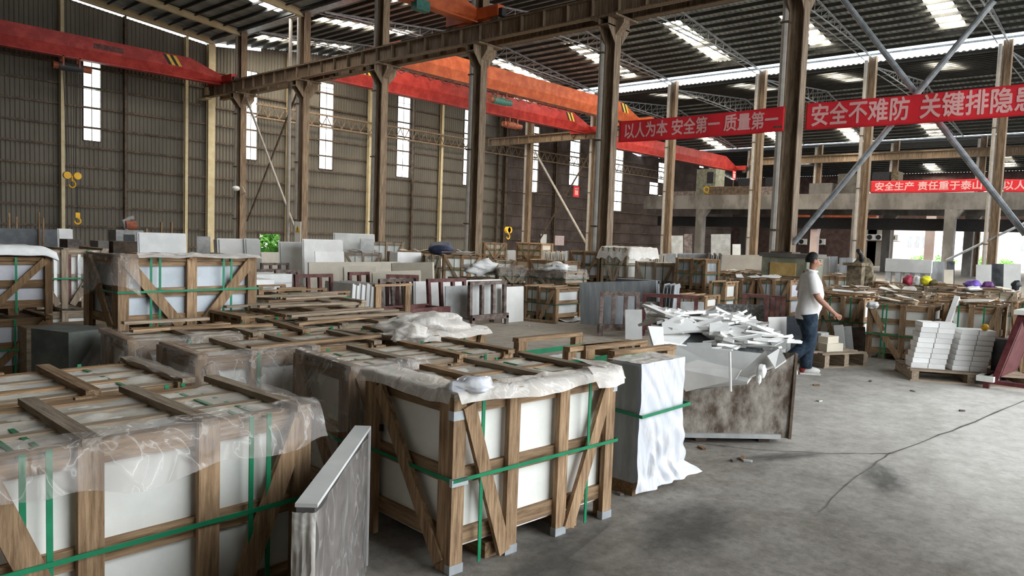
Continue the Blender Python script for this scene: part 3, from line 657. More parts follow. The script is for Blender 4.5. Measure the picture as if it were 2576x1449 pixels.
def letters(body, parent, size, loc, m, off=.0, sx=1, name='lettering', rot=(math.pi/2, 0, -math.pi/2), wave=None):
    cu = bpy.data.curves.new(name, 'FONT'); cu.body = body; cu.size = size; cu.align_x = 'CENTER'; cu.align_y = 'CENTER'; cu.extrude = .001
    tmp = bpy.data.objects.new(name+'_curve', cu); C.objects.link(tmp); bpy.context.view_layer.update()
    me = bpy.data.meshes.new_from_object(tmp.evaluated_get(bpy.context.evaluated_depsgraph_get())); me.name = name
    bpy.data.objects.remove(tmp); bpy.data.curves.remove(cu)
    if off:      # heavier strokes: the same outlines laid over each other with small shifts
        bm = bmesh.new(); sft = off
        for k, (dx, dy) in enumerate(((0, 0), (sft, 0), (-sft, 0), (0, sft), (0, -sft), (sft*.7, sft*.7), (-sft*.7, -sft*.7))):
            n0 = len(bm.verts); bm.from_mesh(me); bm.verts.ensure_lookup_table()
            for v in bm.verts[n0:]: v.co.x += dx; v.co.y += dy; v.co.z += k*.0003
        bm.to_mesh(me); bm.free()
    if wave:
        for v in me.vertices: v.co.z += wave(v.co.x*sx)
    me.materials.clear(); me.materials.append(MATS[m]); o = bpy.data.objects.new(name, me); C.objects.link(o)
    o.parent = parent; o.location = loc; o.rotation_euler = rot; o.scale.x = sx; return o
letters('QT', t, .7, (-.06, -w*.2, zc*.35), 'hook_yellow', .02)
# --- banners
def banner(px0, px1, yt0, yb0, yt1, yb1, X_, text, size, label, group=None, sx=1, off=.012, y_end=None):
    a = onX(px0, (yt0+yb0)/2, X_); b = onX(px1, (yt1+yb1)/2, X_); 
    zt = (onX(px0, yt0, X_).z+onX(px1, yt1, X_).z)/2; zb = (onX(px0, yb0, X_).z+onX(px1, yb1, X_).z)/2
    ye = b.y if y_end is None else y_end
    L = a.y-ye; H = zt-zb; t = thing('banner', label, 'banner', (X_, (a.y+ye)/2, (zt+zb)/2), 0, group)
    q = MB(); q.grid(lambda u, v: (.02*math.sin(u*17), L*(.5-u), H*(v-.5)-.03*math.sin(u*math.pi)), 90, 8); q.build('cloth', 'banner_red', t, smooth=True, solid=.004)
    WD = text.split('  ')
    for i, wd_ in enumerate(WD):
        cx = 0 if len(WD) == 1 else (-1, 1)[i]*L*.247      # two halves of a slogan
        letters(wd_, t, size, (-.012, -cx, -.03), 'banner_letter', off, sx, wave=lambda x: -.02*math.sin(((x+cx)/L+.5)*17))
    q = MB(); q.bar((0, L/2, -H/2), (0, L/2, H/2), .03, .03, (1, 0, 0)); q.bar((0, -L/2, -H/2), (0, -L/2, H/2), .03, .03, (1, 0, 0)); q.build('end_batten', 'dark_wood_z', t); return t
banner(1558, 1974, 309, 358, 263, 330, R1-.24, '以人为本 安全第一 质量第一', .50, 'long red banner with pale Chinese slogan left of the plinth column', sx=.80, off=.012)
banner(2026, 2560, 262, 322, 209, 297, R1-.24, '安全不难防  关键排隐患', .60, 'long red banner with pale Chinese slogan at the right edge, braces behind', y_end=2.55, sx=.80, off=.014)
banner(2190, 2485, 454, 484, 450, 482, R2-.24, '安全生产 责任重于泰山', .46, 'small red banner far right in front of the concrete deck', sx=1.05, off=.012)
banner(2526, 2640, 450, 482, 449, 481, R2-.24, '以人为本', .46, 'small red banner cut by the right edge of the picture', sx=1.05, off=.012)
for px, py, w, h, D, lb in ((1450, 482, 22, 26, 56, 'small square red sign on the far wall under a bright window'), (1847, 440, 18, 20, 64, 'small square red sign on the deck in front of the far wall')):
    p = deep(px, py, D); t = thing('red_sign', lb, 'sign', p, 0); s = w/2*D/1887; 
    MB().box(-s, 0, -h/2*D/1887, s, .03, h/2*D/1887).build('board', 'banner_red', t); q = MB()
    for i in range(3): q.box(-s*.5+i*s*.4, -.01, -.25, -s*.5+i*s*.4+.09, 0, .25)
    q.box(-s*.6, -.01, .1, s*.6, 0, .18); q.build('pale_mark', 'banner_letter', t)
    if D == 56: MB().bar((0, .03, 0), (0, YN-p.y, 0), .05, .05).build('bracket', 'steel_dark', t)
    else: MB().tube([(0, .06, -h/2*D/1887), (0, .06, 5.25-p.z)], .04, 6).build('sign_post', 'steel_dark', t)
# warning sign on a column
t = thing('warning_sign', 'white warning sign with yellow triangle hung on a brown column', 'sign', (R1-.24, 32.2, onX(764, 584, R1-.24).z)); 
MB().box(-.02, -.27, -.5, 0, .27, .5).build('plate', 'sign_white', t)
q = MB().poly([(-.03, -.2, -.02), (-.03, .2, -.02), (-.03, 0, .36)], (.008, 0, 0)); tr_ = q.build('yellow_triangle', 'hazard_yellow', t)
MB().box(-.04, -.02, .08, -.03, .02, .22).box(-.04, -.02, .02, -.03, .02, .05).build('exclamation_mark', 'hazard_black', tr_)
# white street-type lamp on far column
p = onX(594, 474, R1-.3); t = thing('flood_lamp', 'white dome lamp on an arm beside the column nearest the far wall', 'lamp', p)
MB().blob((0, 0, 0), (.22, .22, .14), 3, 8, .03).build('lamp_head', 'lamp_shell', t); MB().tube([(0, 0, 0), (.2, -.3, .1), (.2, -.6, -.2), (.25, 38.2-p.y, -.4)], .025, 6).build('arm', 'pipe_white', t)
for nm, px, py, w, h, m, lb in (('wall_notice', 1368, 602, 14, 26, 'sign_white', 'white notice sheet on the dark far wall'), ('wall_notice', 1408, 605, 22, 25, 'paper_pink', 'faded pink notice sheet on the dark far wall')):
    a = onY(px-w/2, py-h/2, YN-.2); b = onY(px+w/2, py+h/2, YN-.2); tag(MB().box(a.x, YN-.18, b.z, b.x, YN-.15, a.z).build(nm, m), lb, 'notice')
# ================================================================ builders for the goods
SW = .022
def wood(kind, ax): return {'w': 'wood_', 'g': 'grey_wood_', 'd': 'dark_wood_'}[kind]+ax
def crumple(p, s=1, a=.03): return V((NZ.noise(p*s), NZ.noise(p*s+V((9, 0, 0))), NZ.noise(p*s+V((0, 9, 0)))))*a
def drape(parent, pts, drop, over, m='plastic_film', nrm=None, seed=0, name='plastic_wrap', wav=.05, flare=.05, nu=None):
    """sheet lying 'over' inwards on the top and hanging 'drop' down outside; pts = edge line (local)"""
    P = [V(p) for p in pts]; ls = [0]
    for a, b in zip(P, P[1:]): ls.append(ls[-1]+(b-a).length)
    def at(u):
        s = u*ls[-1]
        for i in range(len(P)-1):
            if s <= ls[i+1]+1e-9: return P[i].lerp(P[i+1], (s-ls[i])/max(1e-6, ls[i+1]-ls[i])), (P[i+1]-P[i]).normalized()
        return P[-1], (P[-1]-P[-2]).normalized()
    nu = nu or max(14, int(ls[-1]/.045)); nv = 12; q = MB(); sv = V((seed*7.7, seed*1.3, 0))
    def f(u, v):
        p, d = at(u); n = V((d.y, -d.x, 0)); k = v*(over+drop)-over
        dr = drop*(1+.55*NZ.noise(V((u*ls[-1]*2.2, seed*5.0, 0)))); fl = NZ.noise(V((u*ls[-1]*4.5, v*1.2, seed*2.0)))
        if k < 0: w = p+n*(k)+V((0, 0, .022+.025*abs(NZ.noise(p*6+V((0, 0, k*9))+sv)))) 
        else:
            kk = k/drop*dr; w = p+n*(.02+flare*k/drop+wav*(k/drop)*(.5+fl)+.02*abs(fl))+V((0, 0, .02-kk))
        return w+crumple(w+sv, 7, .012)+crumple(w+sv, 3, .02)*(1 if k > 0 else .4)
    q.grid(f, nu, nv); o = q.build(name, m, parent, smooth=True); return o
def crate(label, w, d, h, loc=(0, 0, 0), rz=0, fp=(0, .33, .66, 1), fb=(), sp=(), sb=(), rails=(.07, .5, .93), slx=4, vs=(.22, .78), hs=.5, cont='foam_white', k='w', group=None,
          ctop=.045, pw=.075, clips=False, pad=.05, foot=.09, strap='strap_green', double=False, toplay=None, name='wooden_crate', seed=1, top=True, paper=False):
    t = thing(name, label, 'crate', loc, rz, group); rnd = random.Random(seed); T = .035
    x0, x1, y0, y1 = -w/2, w/2, 0, d                     # origin: middle of the front bottom edge
    ins = T+.03
    b = MB().box(x0+ins, y0+ins, foot+.02, x1-ins, y1-ins, h-ctop).build('packed_tiles', cont, t)
    J = lambda a: rnd.uniform(-a, a)
    if paper:
        q = MB(); q.grid(lambda u, v: (x0+.05+u*(w-.1), y0+.05+v*(d-.1), h-.040+.018*NZ.noise(V((u*6, v*4, seed)))+.012*NZ.noise(V((u*15, v*11, seed)))), 30, 18); q.build('paper_lining', 'paper_dusty', t, smooth=True); kt = 'g'
    else: kt = k
    def post(x, y, ax): 
        q = MB()
        if ax == 'x': q.box(x-pw/2, y-T/2, 0, x+pw/2, y+T/2, h-.02)
        else: q.box(x-T/2, y-pw/2, 0, x+T/2, y+pw/2, h-.02)
        o = q.build('post', wood(k, 'z'), t); return o
    for f in fp:
        x = x0+pw/2+f*(w-pw)
        p = post(x, y0+T/2, 'x'); 
        if clips:
            MB().box(x-pw/2-.004, y0-.004, 0, x+pw/2+.004, y0+T+.004, .05).build('metal_clip', 'clip_metal', p)
            if f in (0, 1): MB().box(x-pw/2-.006, y0-.006, h-.14, x+pw/2+.006, y0+T+.004, h-.09).build('metal_clip', 'clip_metal', p)
    for f in (0, .5, 1): post(x0+pw/2+f*(w-pw), y1-T/2, 'x')
    for y in (y0+T+pw/2, y1-T-pw/2):
        for x in (x0+T/2, x1-T/2): post(x, y, 'y')
    for f in sp: post(x0+T/2, y0+f*d, 'y')
    rw = .085
    for f in rails:
        z = foot+f*(h-foot-.02)
        for y in (y0+T*1.5, y1-T*1.5): MB().box(x0+T, y-T/2, z-rw/2, x1-T, y+T/2, z+rw/2).build('rail', wood(k, 'x'), t)
        for x in (x0+T*1.5, x1-T*1.5): MB().box(x-T/2, y0+T, z-rw/2, x+T/2, y1-T, z+rw/2).build('rail', wood(k, 'y'), t)
    for fx0, fz0, fx1, fz1 in fb:
        MB().bar((x0+fx0*w, y0-.002, fz0*h), (x0+fx1*w, y0-.002, fz1*h), T*.8, pw, (0, 0, 1)).build('brace', wood(k, 'z'), t)
    for fy0, fz0, fy1, fz1 in sb:
        MB().bar((x0-.002, y0+fy0*d, fz0*h), (x0-.002, y0+fy1*d, fz1*h), T*.8, pw, (0, 0, 1)).build('brace', wood(k, 'z'), t)
    if top:
        for i in range(slx):
            y = y0+.06+(d-.12)*i/(slx-1)
            MB().bar((x0+J(.01), y+J(.03), h-T*1.3), (x1+J(.03), y+J(.03), h-T*1.3), .06+J(.012), T*.9).build('top_board', wood(rnd.choice((k, kt, kt)), 'x'), t)
        for f in fp:
            x = x0+pw/2+f*(w-pw); MB().bar((x+J(.02), y0-.02+J(.02), h-T*.5), (x+J(.03), y1+.02+J(.03), h-T*.5), .07, T*.9).build('top_batten', wood(rnd.choice((k, kt)), 'y'), t)
    for i in range(2 if foot else 0):
        x = x0+w*(.25+.5*i); MB().box(x-.05, y0+.04, 0, x+.05, y1-.04, foot).build('runner', wood(k, 'y'), t)
    e = .012
    def band(pts, wd):      # closed flat strap
        q = MB()
        P = [V(p) for p in pts]
        for a, c in zip(P, P[1:]+P[:1]): q.bar(a, c, *wd)
        return q.build('strap', strap, t)
    for f in vs:
        for dd in ((-.03, .03) if double else (0,)):
            x = x0+(f+dd)*w; q = MB()
            for a, c in (((x, y0-e, .03), (x, y0-e, h-.02)), ((x, y0-e, h-T*1.15), (x, y1+e, h-T*1.15)), ((x, y1+e, h-.02), (x, y1+e, .03))):
                q.bar(a, c, SW if abs(a[2]-c[2]) < .1 else .006, .006 if abs(a[2]-c[2]) < .1 else SW, (0, 0, 1) if abs(a[2]-c[2]) < .1 else (1, 0, 0))
            q.build('strap', strap, t)
    if hs:
        z = hs*h; q = MB(); P = [(x0-e, y0-e-.01, z), (x1+e, y0-e-.01, z), (x1+e, y1+e, z), (x0-e, y1+e, z)]
        for a, c in zip(P, P[1:]+P[:1]): q.bar(a, c, .006, .02)
        s_ = q.build('strap', strap, t)
        if clips: MB().box(x0-.02, y0-.025, z-.03, x0+pw+.005, y0-.003, z+.01).build('metal_clip', 'clip_metal', t)
    return t
def slab(label, w, h, th, loc, rz=0, lean=0, m='stone_white', group=None, name='stone_slab', cat='slab', rough=0, seed=0):
    """slab standing on its long edge; origin = bottom centre of its front face; leans backwards by lean (rad)"""
    if rough:
        rnd = random.Random(seed); pts = [(-w/2, 0, 0), (w/2, 0, 0)]+[(w/2-w*i/6+(rnd.uniform(-.03, .03) if 0 < i < 6 else 0), 0, h+rnd.uniform(-rough, 0)) for i in range(7)]
        q = MB().poly(pts, (0, th, 0))
    else: q = MB().box(-w/2, 0, 0, w/2, th, h)
    o = q.build(name, m); o.location = loc; o.rotation_mode = 'ZYX'; o.rotation_euler = (-lean, 0, rz); return tag(o, label, cat, group)
def slabs(n, label, w, h, th, loc, rz=0, lean=.12, m='stone_white', group=None, gap=.004, jit=.03, seed=0, alt=None):
    """n slabs standing one behind the other (towards local +y)"""
    rnd = random.Random(seed); out = []
    for i in range(n):
        off = i*(th+gap)/math.cos(lean); ca, sa = math.cos(rz), math.sin(rz); jx = rnd.uniform(-jit, jit); hh = h*(1-rnd.uniform(0, jit)); ww = w*(1-rnd.uniform(0, jit))
        p = (loc[0]-sa*off+ca*jx, loc[1]+ca*off+sa*jx, loc[2])
        mm = m if not alt else rnd.choice((m,)+tuple(alt))
        out.append(slab(label if i or n == 1 else label, ww, hh, th, p, rz, lean, mm, group if n > 1 else None))
    return out
def rack(label, w, h, loc, rz=0, n=4, lean=.10, m='rack_rust', d=.75, legs=.18, group=None, name='slab_rack', back=True):
    """steel A-frame rack; front frame leans back; origin = bottom centre of the front"""
    t = thing(name, label, 'rack', loc, rz, group); T = .07; dy = math.tan(lean)
    f = lambda x, z: (x, z*dy, z)
    for i in range(n):
        x = -w/2+w*i/(n-1); MB().bar(f(x, legs), f(x, h), T, T, (0, 1, 0)).build('upright', m, t)
    MB().bar(f(-w/2-T/2, h), f(w/2+T/2, h), T, T).build('top_rail', m, t)
    MB().box(-w/2-.03, -.10, legs-.06, w/2+.03, -.04, legs+.05).build('front_rail', m, t)
    for x in (-w/2, w/2):
        MB().box(x-T/2, -.1, legs-.05, x+T/2, d, legs).build('base_beam', m, t)
        for y in (-.06, d-.05): MB().box(x-T/2, y-T/2, 0, x+T/2, y+T/2, legs-.05).build('leg', m, t)
        if back: MB().bar((x, d-.02, legs), (x, dy*h+.03, h-.02), T*.8, T*.8, (0, 1, 0)).build('rear_stay', m, t)
    return t
def bin_frame(label, w, d, h, loc, rz=0, k='w', group=None, cont='foam_white', ch=.5, strap=True):
    """low-filled open crate: corner posts, end battens and a green strap round it"""
    t = thing('open_crate', label, 'crate', loc, rz, group); T = .04
    for x in (-w/2+.05, w/2-.05):
        for y in (.03, d-.03): MB().box(x-.05, y-.03, 0, x+.05, y+.03, h-.035).build('post', wood(k, 'z'), t)
    for y in (.02, d-.02): MB().box(-w/2, y-.035, h-.035, w/2, y+.035, h).build('top_board', wood(k, 'x'), t)
    for x in (-w/2, w/2): MB().box(x-.02, .06, h-.2, x+.02, d-.06, h-.1).build('rail', wood(k, 'y'), t)
    for y in (-.012, d+.004): MB().box(-w/2, y, .1, w/2, y+.012, .2).build('rail', wood(k, 'x'), t)
    if ch: MB().box(-w/2+.04, .07, .05, w/2-.04, d-.07, ch).build('packed_tiles', cont, t)
    if strap:
        for y in (.0, d-.07): MB().bar((-w/2+.01, y, h-.125), (w/2-.01, y, h-.115), .006, .04).build('strap', 'strap_green', t)
    return t
def pallet(label, w, d, loc, rz=0, k='g', h=.14, group=None):
    t = thing('pallet', label, 'pallet', loc, rz, group)
    n = max(4, int(d/.14))
    for i in range(n): y = d*(i+.5)/n; MB().box(-w/2, y-.05, h-.025, w/2, y+.05, h).build('deck_board', wood(k, 'x'), t)
    for x in (-w/2+.06, 0, w/2-.06): MB().box(x-.045, 0, .02, x+.045, d, h-.025).build('bearer', wood(k, 'y'), t)
    for y in (.05, d-.05): MB().box(-w/2, y-.05, 0, w/2, y+.05, .02).build('bottom_board', wood(k, 'x'), t)
    return t
def lump(name, label, cat, c, r, m, seed=0, amp=.25, group=None):
    q = MB(); q.blob((0, 0, 0), r, seed, 10, amp); o = q.build(name, m); o.location = c; return tag(o, label, cat, group)
def shard(name, label, cat, w, l, th, loc, rot, m, group=None, seed=0):
    rnd = random.Random(seed); n = rnd.choice((4, 5, 5, 6)); pts = []
    for i in range(n):
        a = 2*math.pi*(i+rnd.uniform(-.25, .25))/n+.6; pts.append((w/2*max(-1, min(1, 1.35*math.cos(a))), l/2*max(-1, min(1, 1.35*math.sin(a))), 0))
    o = MB().poly(pts, (rnd.uniform(-.01, .01), 0, th)).build(name, m); o.location = loc; o.rotation_euler = rot; return tag(o, label, cat, group)
# ================================================================ foreground crates
FB = ((.06, .93, .29, .05), (.95, .93, .70, .05))
c = crate('nearest wooden crate of white tiles at bottom left, green straps, film over its top edge', 1.45, .86, .97, (1.305, 3.10, 0), 0, (0, .31, .66, 1), ((.08, .9, .3, .05), (.96, .92, .72, .05)), vs=(.19, .81), hs=.53, double=True, pw=.095, cont='foam_white', rails=(.06, .46, .93), paper=True, seed=3)
drape(c, [(-.74, -.02, .95), (.74, -.02, .95)], .17, .10, 'plastic_film', seed=4)
drape(c, [(.74, -.02, .95), (.74, .5, .95)], .42, .08, 'plastic_film', seed=5, flare=.12)
c = crate('dark shadowed crate directly behind the nearest crate at bottom left', 1.45, .84, .96, (1.16, 4.06, 0), 0, (0, .33, .66, 1), FB, vs=(.2, .8), cont='tile_white', paper=True, seed=5)
drape(c, [(.74, .0, .94), (.74, .8, .94)], .3, .1, 'plastic_film', seed=15, flare=.1)
c = crate('wooden crate in the centre foreground with metal clips, white film along its top', 1.344, .84, .97, (3.346, 2.727, 0), math.radians(-4.27), (0, .32, .65, 1), ((.07, .93, .29, .03), (.95, .93, .69, .04)), sp=(), sb=((.82, .93, .1, .05),),
          paper=True, vs=(.145, .80), hs=.53, double=False, pw=.085, clips=True, cont='foam_white', rails=(.10, .49, .93), seed=8)
drape(c, [(-.68, .84, .96), (-.68, -.01, .96)], .06, .16, 'plastic_cloud', seed=8, flare=.02, wav=.02)
drape(c, [(-.68, -.01, .96), (.68, -.01, .96)], .055, .10, 'plastic_cloud', seed=9, flare=.03, wav=.03)
drape(c, [(.40, -.01, .97), (.69, -.01, .97), (.69, .3, .97)], .09, .12, 'plastic_cloud', seed=12, flare=.04, wav=.05)
q = MB(); q.blob((-.55, .03, .985), (.13, .10, .055), 6, 12, .5); q.build('bunched_film', 'plastic_white', c)
MB().box(-.672+.012+.03, .70, .62, -.672+.025, .72, .66).build('ink_mark', 'hazard_black', c)
c = crate('crate behind the centre foreground crate, film hanging at its left corner', 1.38, .74, .97, (3.44, 3.74, 0), math.radians(-5), (0, .33, .66, 1), FB, sb=((.9, .9, .1, .1),), vs=(.2, .8), pw=.085, cont='foam_white', k='w', paper=True, seed=11)
drape(c, [(-.70, .72, .955), (-.70, -.02, .955), (-.1, -.02, .955)], .34, .06, 'plastic_film', seed=21, flare=.06, wav=.07)
c = crate('flat-topped crate between the nearest crate and the tall stack, film draped on its left end', 1.42, .72, .96, (2.93, 4.68, 0), math.radians(-4), (0, .28, .6, 1), FB, vs=(.3, .85), cont='foam_white', paper=True, seed=13)
drape(c, [(-.72, .72, .945), (-.72, -.02, .945), (.15, -.02, .945)], .40, .05, 'plastic_film', seed=22, flare=.12, wav=.08)
c = crate('crate just in front of the tall two-crate stack, film sheet on its left side', 1.42, .74, .96, (2.86, 5.56, 0), math.radians(-6), (0, .33, .66, 1), FB, vs=(.3, .8), cont='foam_white', paper=True, seed=14)
drape(c, [(-.72, .74, .945), (-.72, -.02, .945), (.1, -.02, .945)], .34, .05, 'plastic_film', seed=23, flare=.1, wav=.08)
c = crate('crate with film heaped on its right end beside the open floor', 1.12, .8, .95, (4.42, 4.70, 0), math.radians(7), (0, .33, .66, 1), FB, vs=(.3, .7), cont='foam_white', paper=True, seed=16)
drape(c, [(-.56, -.01, .94), (.56, -.01, .94)], .05, .3, 'plastic_cloud', seed=24, flare=.03, wav=.03)
q = MB(); q.blob((0, .25, 1.0), (.42, .25, .10), 9, 12, .6); q.blob((-.52, -.05, .98), (.16, .12, .08), 4, 10, .6); q.build('bunched_film', 'plastic_cloud', c)
for i, (lb, x, y, w, d, a, sd) in enumerate((('flat crate top right of the tall stack, second row from it', 4.3, 5.72, 1.4, .74, -3, 31), ('flat crate top right of the tall stack, boards loose on it', 4.28, 6.62, 1.40, .74, -3, 32),
        ('farthest flat crate top right of the tall stack', 4.98, 7.55, 1.40, .74, -2, 33))):
    c = crate(lb, w, d, .95, (x, y, 0), math.radians(a), (0, .33, .66, 1), FB, vs=(.25, .75), cont='foam_white', seed=sd, k='w' if i % 2 else 'g')
for i in range(22):      # loose boards lying about on those crate tops
    x, y = random.choice(((4.3, 6.05), (4.28, 6.95), (4.98, 7.85), (3.0, 5.0), (2.9, 5.9)))
    L_ = random.uniform(.6, 1.2); o = MB().box(-L_/2, -.035, 0, L_/2, .035, .022).build('loose_board', 'wood_x' if i % 3 == 0 else 'grey_wood_x')
    o.location = (x+random.uniform(-.25, .25), y+random.uniform(-.28, .28), .955+.024*(i % 3)); o.rotation_euler = (0, random.uniform(-.01, .01), random.uniform(-.25, .15)); tag(o, 'loose weathered board lying on the flat crate tops in the middle', 'board', 'loose boards on the crate tops')
bin_frame('open low-filled crate frame with green strap, the farther of two beside the floor', .80, .6, .97, (4.93, 3.44, 0), math.radians(-4), ch=.80)
bin_frame('open low-filled crate frame with green strap, between the white pack and the skip', .74, .34, .97, (5.02, 3.09, 0), math.radians(-8), ch=.82)
q = MB(); q.grid(lambda u, v: (4.42+u*.95, 3.2+v*.85, .76+.06*NZ.noise(V((u*5, v*5, 1)))+.04*NZ.noise(V((u*13, v*13, 4)))), 40, 30); tag(q.build('foam_sheet', 'cloth_white', smooth=True, solid=.01), 'crumpled white foam sheeting lying in the two open crates', 'sheet')
# white wrapped pack of slabs
t = thing('wrapped_slab_pack', 'upright slab pack wrapped in white plastic with one green strap, right of the centre crate', 'pack', (4.44, 2.77, 0), math.radians(-2))
MB().box(0, .01, .10, .56, .27, .93).build('slabs', 'stone_grey', t)
MB().box(.02, .03, 0, .54, .25, .10).build('wooden_base', 'dark_wood_x', t)
def wrap(u, v):
    z = .95-v*.92; lo = max(0, v-.40)/.6
    fold = .050*lo*NZ.noise(V((u*7+v*1.5, v*1.6, 2)))+.020*NZ.noise(V((u*4-v*5, v*2.5, 7)))
    edge = max(0, u-.72)/.28*lo*(.05+.10*abs(NZ.noise(V((1, v*7, 3)))))+max(0, v-.86)*.9*u*u
    return V((u*.57-.005+edge, -.014-abs(fold)*1.2-max(0, v-.86)*.5*u, z+max(0, v-.9)*.35*u))
q = MB(); q.grid(wrap, 40, 50); q.build('plastic_sheet', 'plastic_white', t, smooth=True)
q = MB(); q.grid(lambda u, v: (u*.57-.005, -.012+v*.29, .95+.01*NZ.noise(V((u*6, v*6, 1)))), 20, 10); q.build('plastic_top', 'plastic_cloud', t, smooth=True)
q = MB()
for a, b in (((-.02, .29, .60), (-.02, -.05, .585)), ((-.02, -.05, .585), (.60, -.06, .60)), ((.60, -.06, .60), (.60, .29, .60))): q.bar(a, b, .006, .022)
q.build('strap', 'strap_green', t)
# leaning film-wrapped slab in front
t = thing('wrapped_slab', 'grey film-wrapped slab standing on edge in front of the two nearest crates, pale top edge', 'slab', (1.57, 2.40, 0), math.atan2(.79, .85))
MB().box(0, -.02, 0, 1.16, .05, .75).build('slab_body', 'stone_wrapped', t)
MB().box(.0, -.03, .75, 1.17, .055, .765).build('edge_board', 'stone_pale', t)
MB().box(1.16, -.03, 0, 1.175, .055, .755).build('edge_strip', 'stone_pale', t)
q = MB(); q.grid(lambda u, v: (-.03+u*1.18, -.028-.03*abs(NZ.noise(V((u*5, v*4, 3))))-.05*(1-u)*v*abs(NZ.noise(V((u*7, v*3, 6)))), .74-v*.74), 40, 26); q.build('plastic_wrap', 'plastic_film', t, smooth=True)
q = MB(); q.grid(lambda u, v: (-.02-.05*abs(NZ.noise(V((u*5, v*3, 1)))), -.03+u*.09, .74-v*.74), 8, 20); q.build('plastic_end', 'plastic_cloud', t, smooth=True)
# ---------------------------------------------------------------- tall stacks on the left
def stack(lb_top, lb_low, x, y, w, d, zs, rz=0, cont='tile_bluegrey', k='w', **kw):
    hs_ = zs[1]-zs[0]
    lo = crate(lb_low, w, d, zs[0]-.02, (x, y, 0), rz, (0, .5, 1), ((.05, .9, .45, .08), (.95, .9, .55, .08)), vs=(.25, .75), cont=cont, k='d' if k == 'd' else k, seed=int(x*7+y))
    up = crate(lb_top, w, d, hs_, (x, y, zs[0]), rz, (0, .5, 1), ((.05, .92, .42, .06), (.95, .92, .58, .06)), sb=((.8, .9, .15, .06),), vs=(.24, .76), cont=cont, k=k, seed=int(x*9+y), rails=(.05, .46, .93), **kw)
    return lo, up
lo, up = stack('upper crate of blue-grey slabs on the tall stack behind the foreground crates', 'lower crate under the blue-grey slab crate, hidden by the foreground crates', 3.42, 7.36, 1.42, .8, (.76, 1.50), math.radians(2), hs=.53, double=True, pw=.10)
drape(up, [(-.72, .75, .72), (-.72, -.02, .72), (-.55, -.02, .72)], .36, .12, 'plastic_film', seed=41, flare=.06, wav=.06)
drape(up, [(-.55, -.02, .73), (.72, -.02, .73)], .03, .12, 'plastic_cloud', seed=42, flare=.02)
lo, up = stack('dark wooden crate with white foam cover at the left edge, upper of two', 'dark wooden crate at the left edge, lower of two', 2.08, 9.55, 1.5, .9, (.74, 1.40), 0, cont='tile_lilac', k='d', hs=None)
q = MB(); q.grid(lambda u, v: (-.8+u*1.6, -.06+v*1.0, .70+.06*math.sin(min(1, u*6)*1.57)*math.sin(min(1, (1-u)*9)*1.57)-(.09 if v == 0 else 0)+.02*NZ.noise(V((u*8, v*5, 0)))), 40, 12); q.build('foam_cover', 'cloth_white', up, smooth=True, solid=.02)
lo, up = stack('crate with dark red and white slab ends between the two left stacks', 'crate under the dark red and white slab ends between the left stacks', 3.22, 10.4, 1.0, .9, (.70, 1.46), 0, cont='foam_white', k='g', hs=.5)
for i, x in enumerate((-.38, -.22, -.1, .06, .17, .33)): MB().box(x-.018, .02, .1, x+.018, .06, .68).build('slab_end', 'rack_red' if i % 2 else 'stone_bright', up)
t = thing('wooden_block', 'rough wooden bearer with holes under the left stacks', 'beam', (2.95, 9.5, 0)); MB().box(-.45, -.2, 0, .55, .2, .62).build('beam_body', 'grey_wood_x', t)
q = MB()
for x in (-.25, .15): q.tube([(x, -.205, .42), (x, -.19, .42)], .06, 12)
tag(t, None, None); MB().tube([(-.25, -.206, .42), (-.25, -.19, .42)], .06, 12).build('bolt_hole', 'hazard_black', t); MB().tube([(.15, -.206, .42), (.15, -.19, .42)], .06, 12).build('bolt_hole', 'hazard_black', t)
q = MB(); p0 = spot(78, 826, .93); p1 = spot(178, 836, .93); w = (p1-p0).length
q.poly([(0, 0, 0), (w, -.02, 0), (w+.03, .25, 0), (w*.75, .36, 0), (w*.35, .38, 0), (-.03, .22, 0)], (0, 0, .93)); o = q.build('stone_block', 'stone_greenish'); o.location = (p0.x, p0.y, 0); o.rotation_euler.z = math.atan2(p1.y-p0.y, p1.x-p0.x); tag(o, 'rounded grey stone block standing in front of the dark left stack', 'block')
# ================================================================ scrap skip with broken stone
A_ = V((5.98, 3.32, 0)); B_ = V((6.73, 2.60, 0)); e_ = (B_-A_).normalized(); SKL = (B_-A_).length; SKA = math.atan2(e_.y, e_.x)
t = thing('scrap_skip', 'rusty dusty steel skip heaped with broken white stone beside the walking man', 'skip', tuple(A_), SKA)
D_ = 1.45
lip = [(SKL, .84), (SKL*.93, .79), (SKL*.78, .68), (SKL*.6, .59), (SKL*.42, .53), (SKL*.2, .49), (0, .49)]
MB().poly([(0, 0, .05), (SKL, 0, .05)]+[(u, -.05*(z/.7), z) for u, z in lip], (0, .012, 0)).build('front_plate', 'skip_rust', t)
MB().poly([(SKL, 0, .05), (SKL, D_, .05), (SKL, D_, .72), (SKL, .7, .74), (SKL, -.03, .84)], (-.012, 0, 0)).build('side_plate', 'skip_rust', t)
MB().poly([(0, 0, .05), (0, D_, .05), (0, D_, .7), (0, -.03, .49)], (.012, 0, 0)).build('side_plate', 'skip_rust', t)
MB().box(0, D_-.012, .05, SKL, D_, .66).build('rear_plate', 'skip_rust', t)
MB().box(0, 0, .05, SKL, D_, .07).build('floor_plate', 'skip_rust', t)
MB().box(-.01, -.035, .05, SKL-.08, .0, .09).build('bottom_lip', 'stone_dust', t)
q = MB(); q.bar((SKL+.006, -.015, .05), (SKL+.006, -.05, .84), .035, .025, (1, 0, 0)); q.build('corner_bar', 'steel_dark', t)
for x in (.2, SKL-.25): MB().box(x, .05, 0, x+.1, D_-.05, .05).build('skid', 'steel_dark', t)
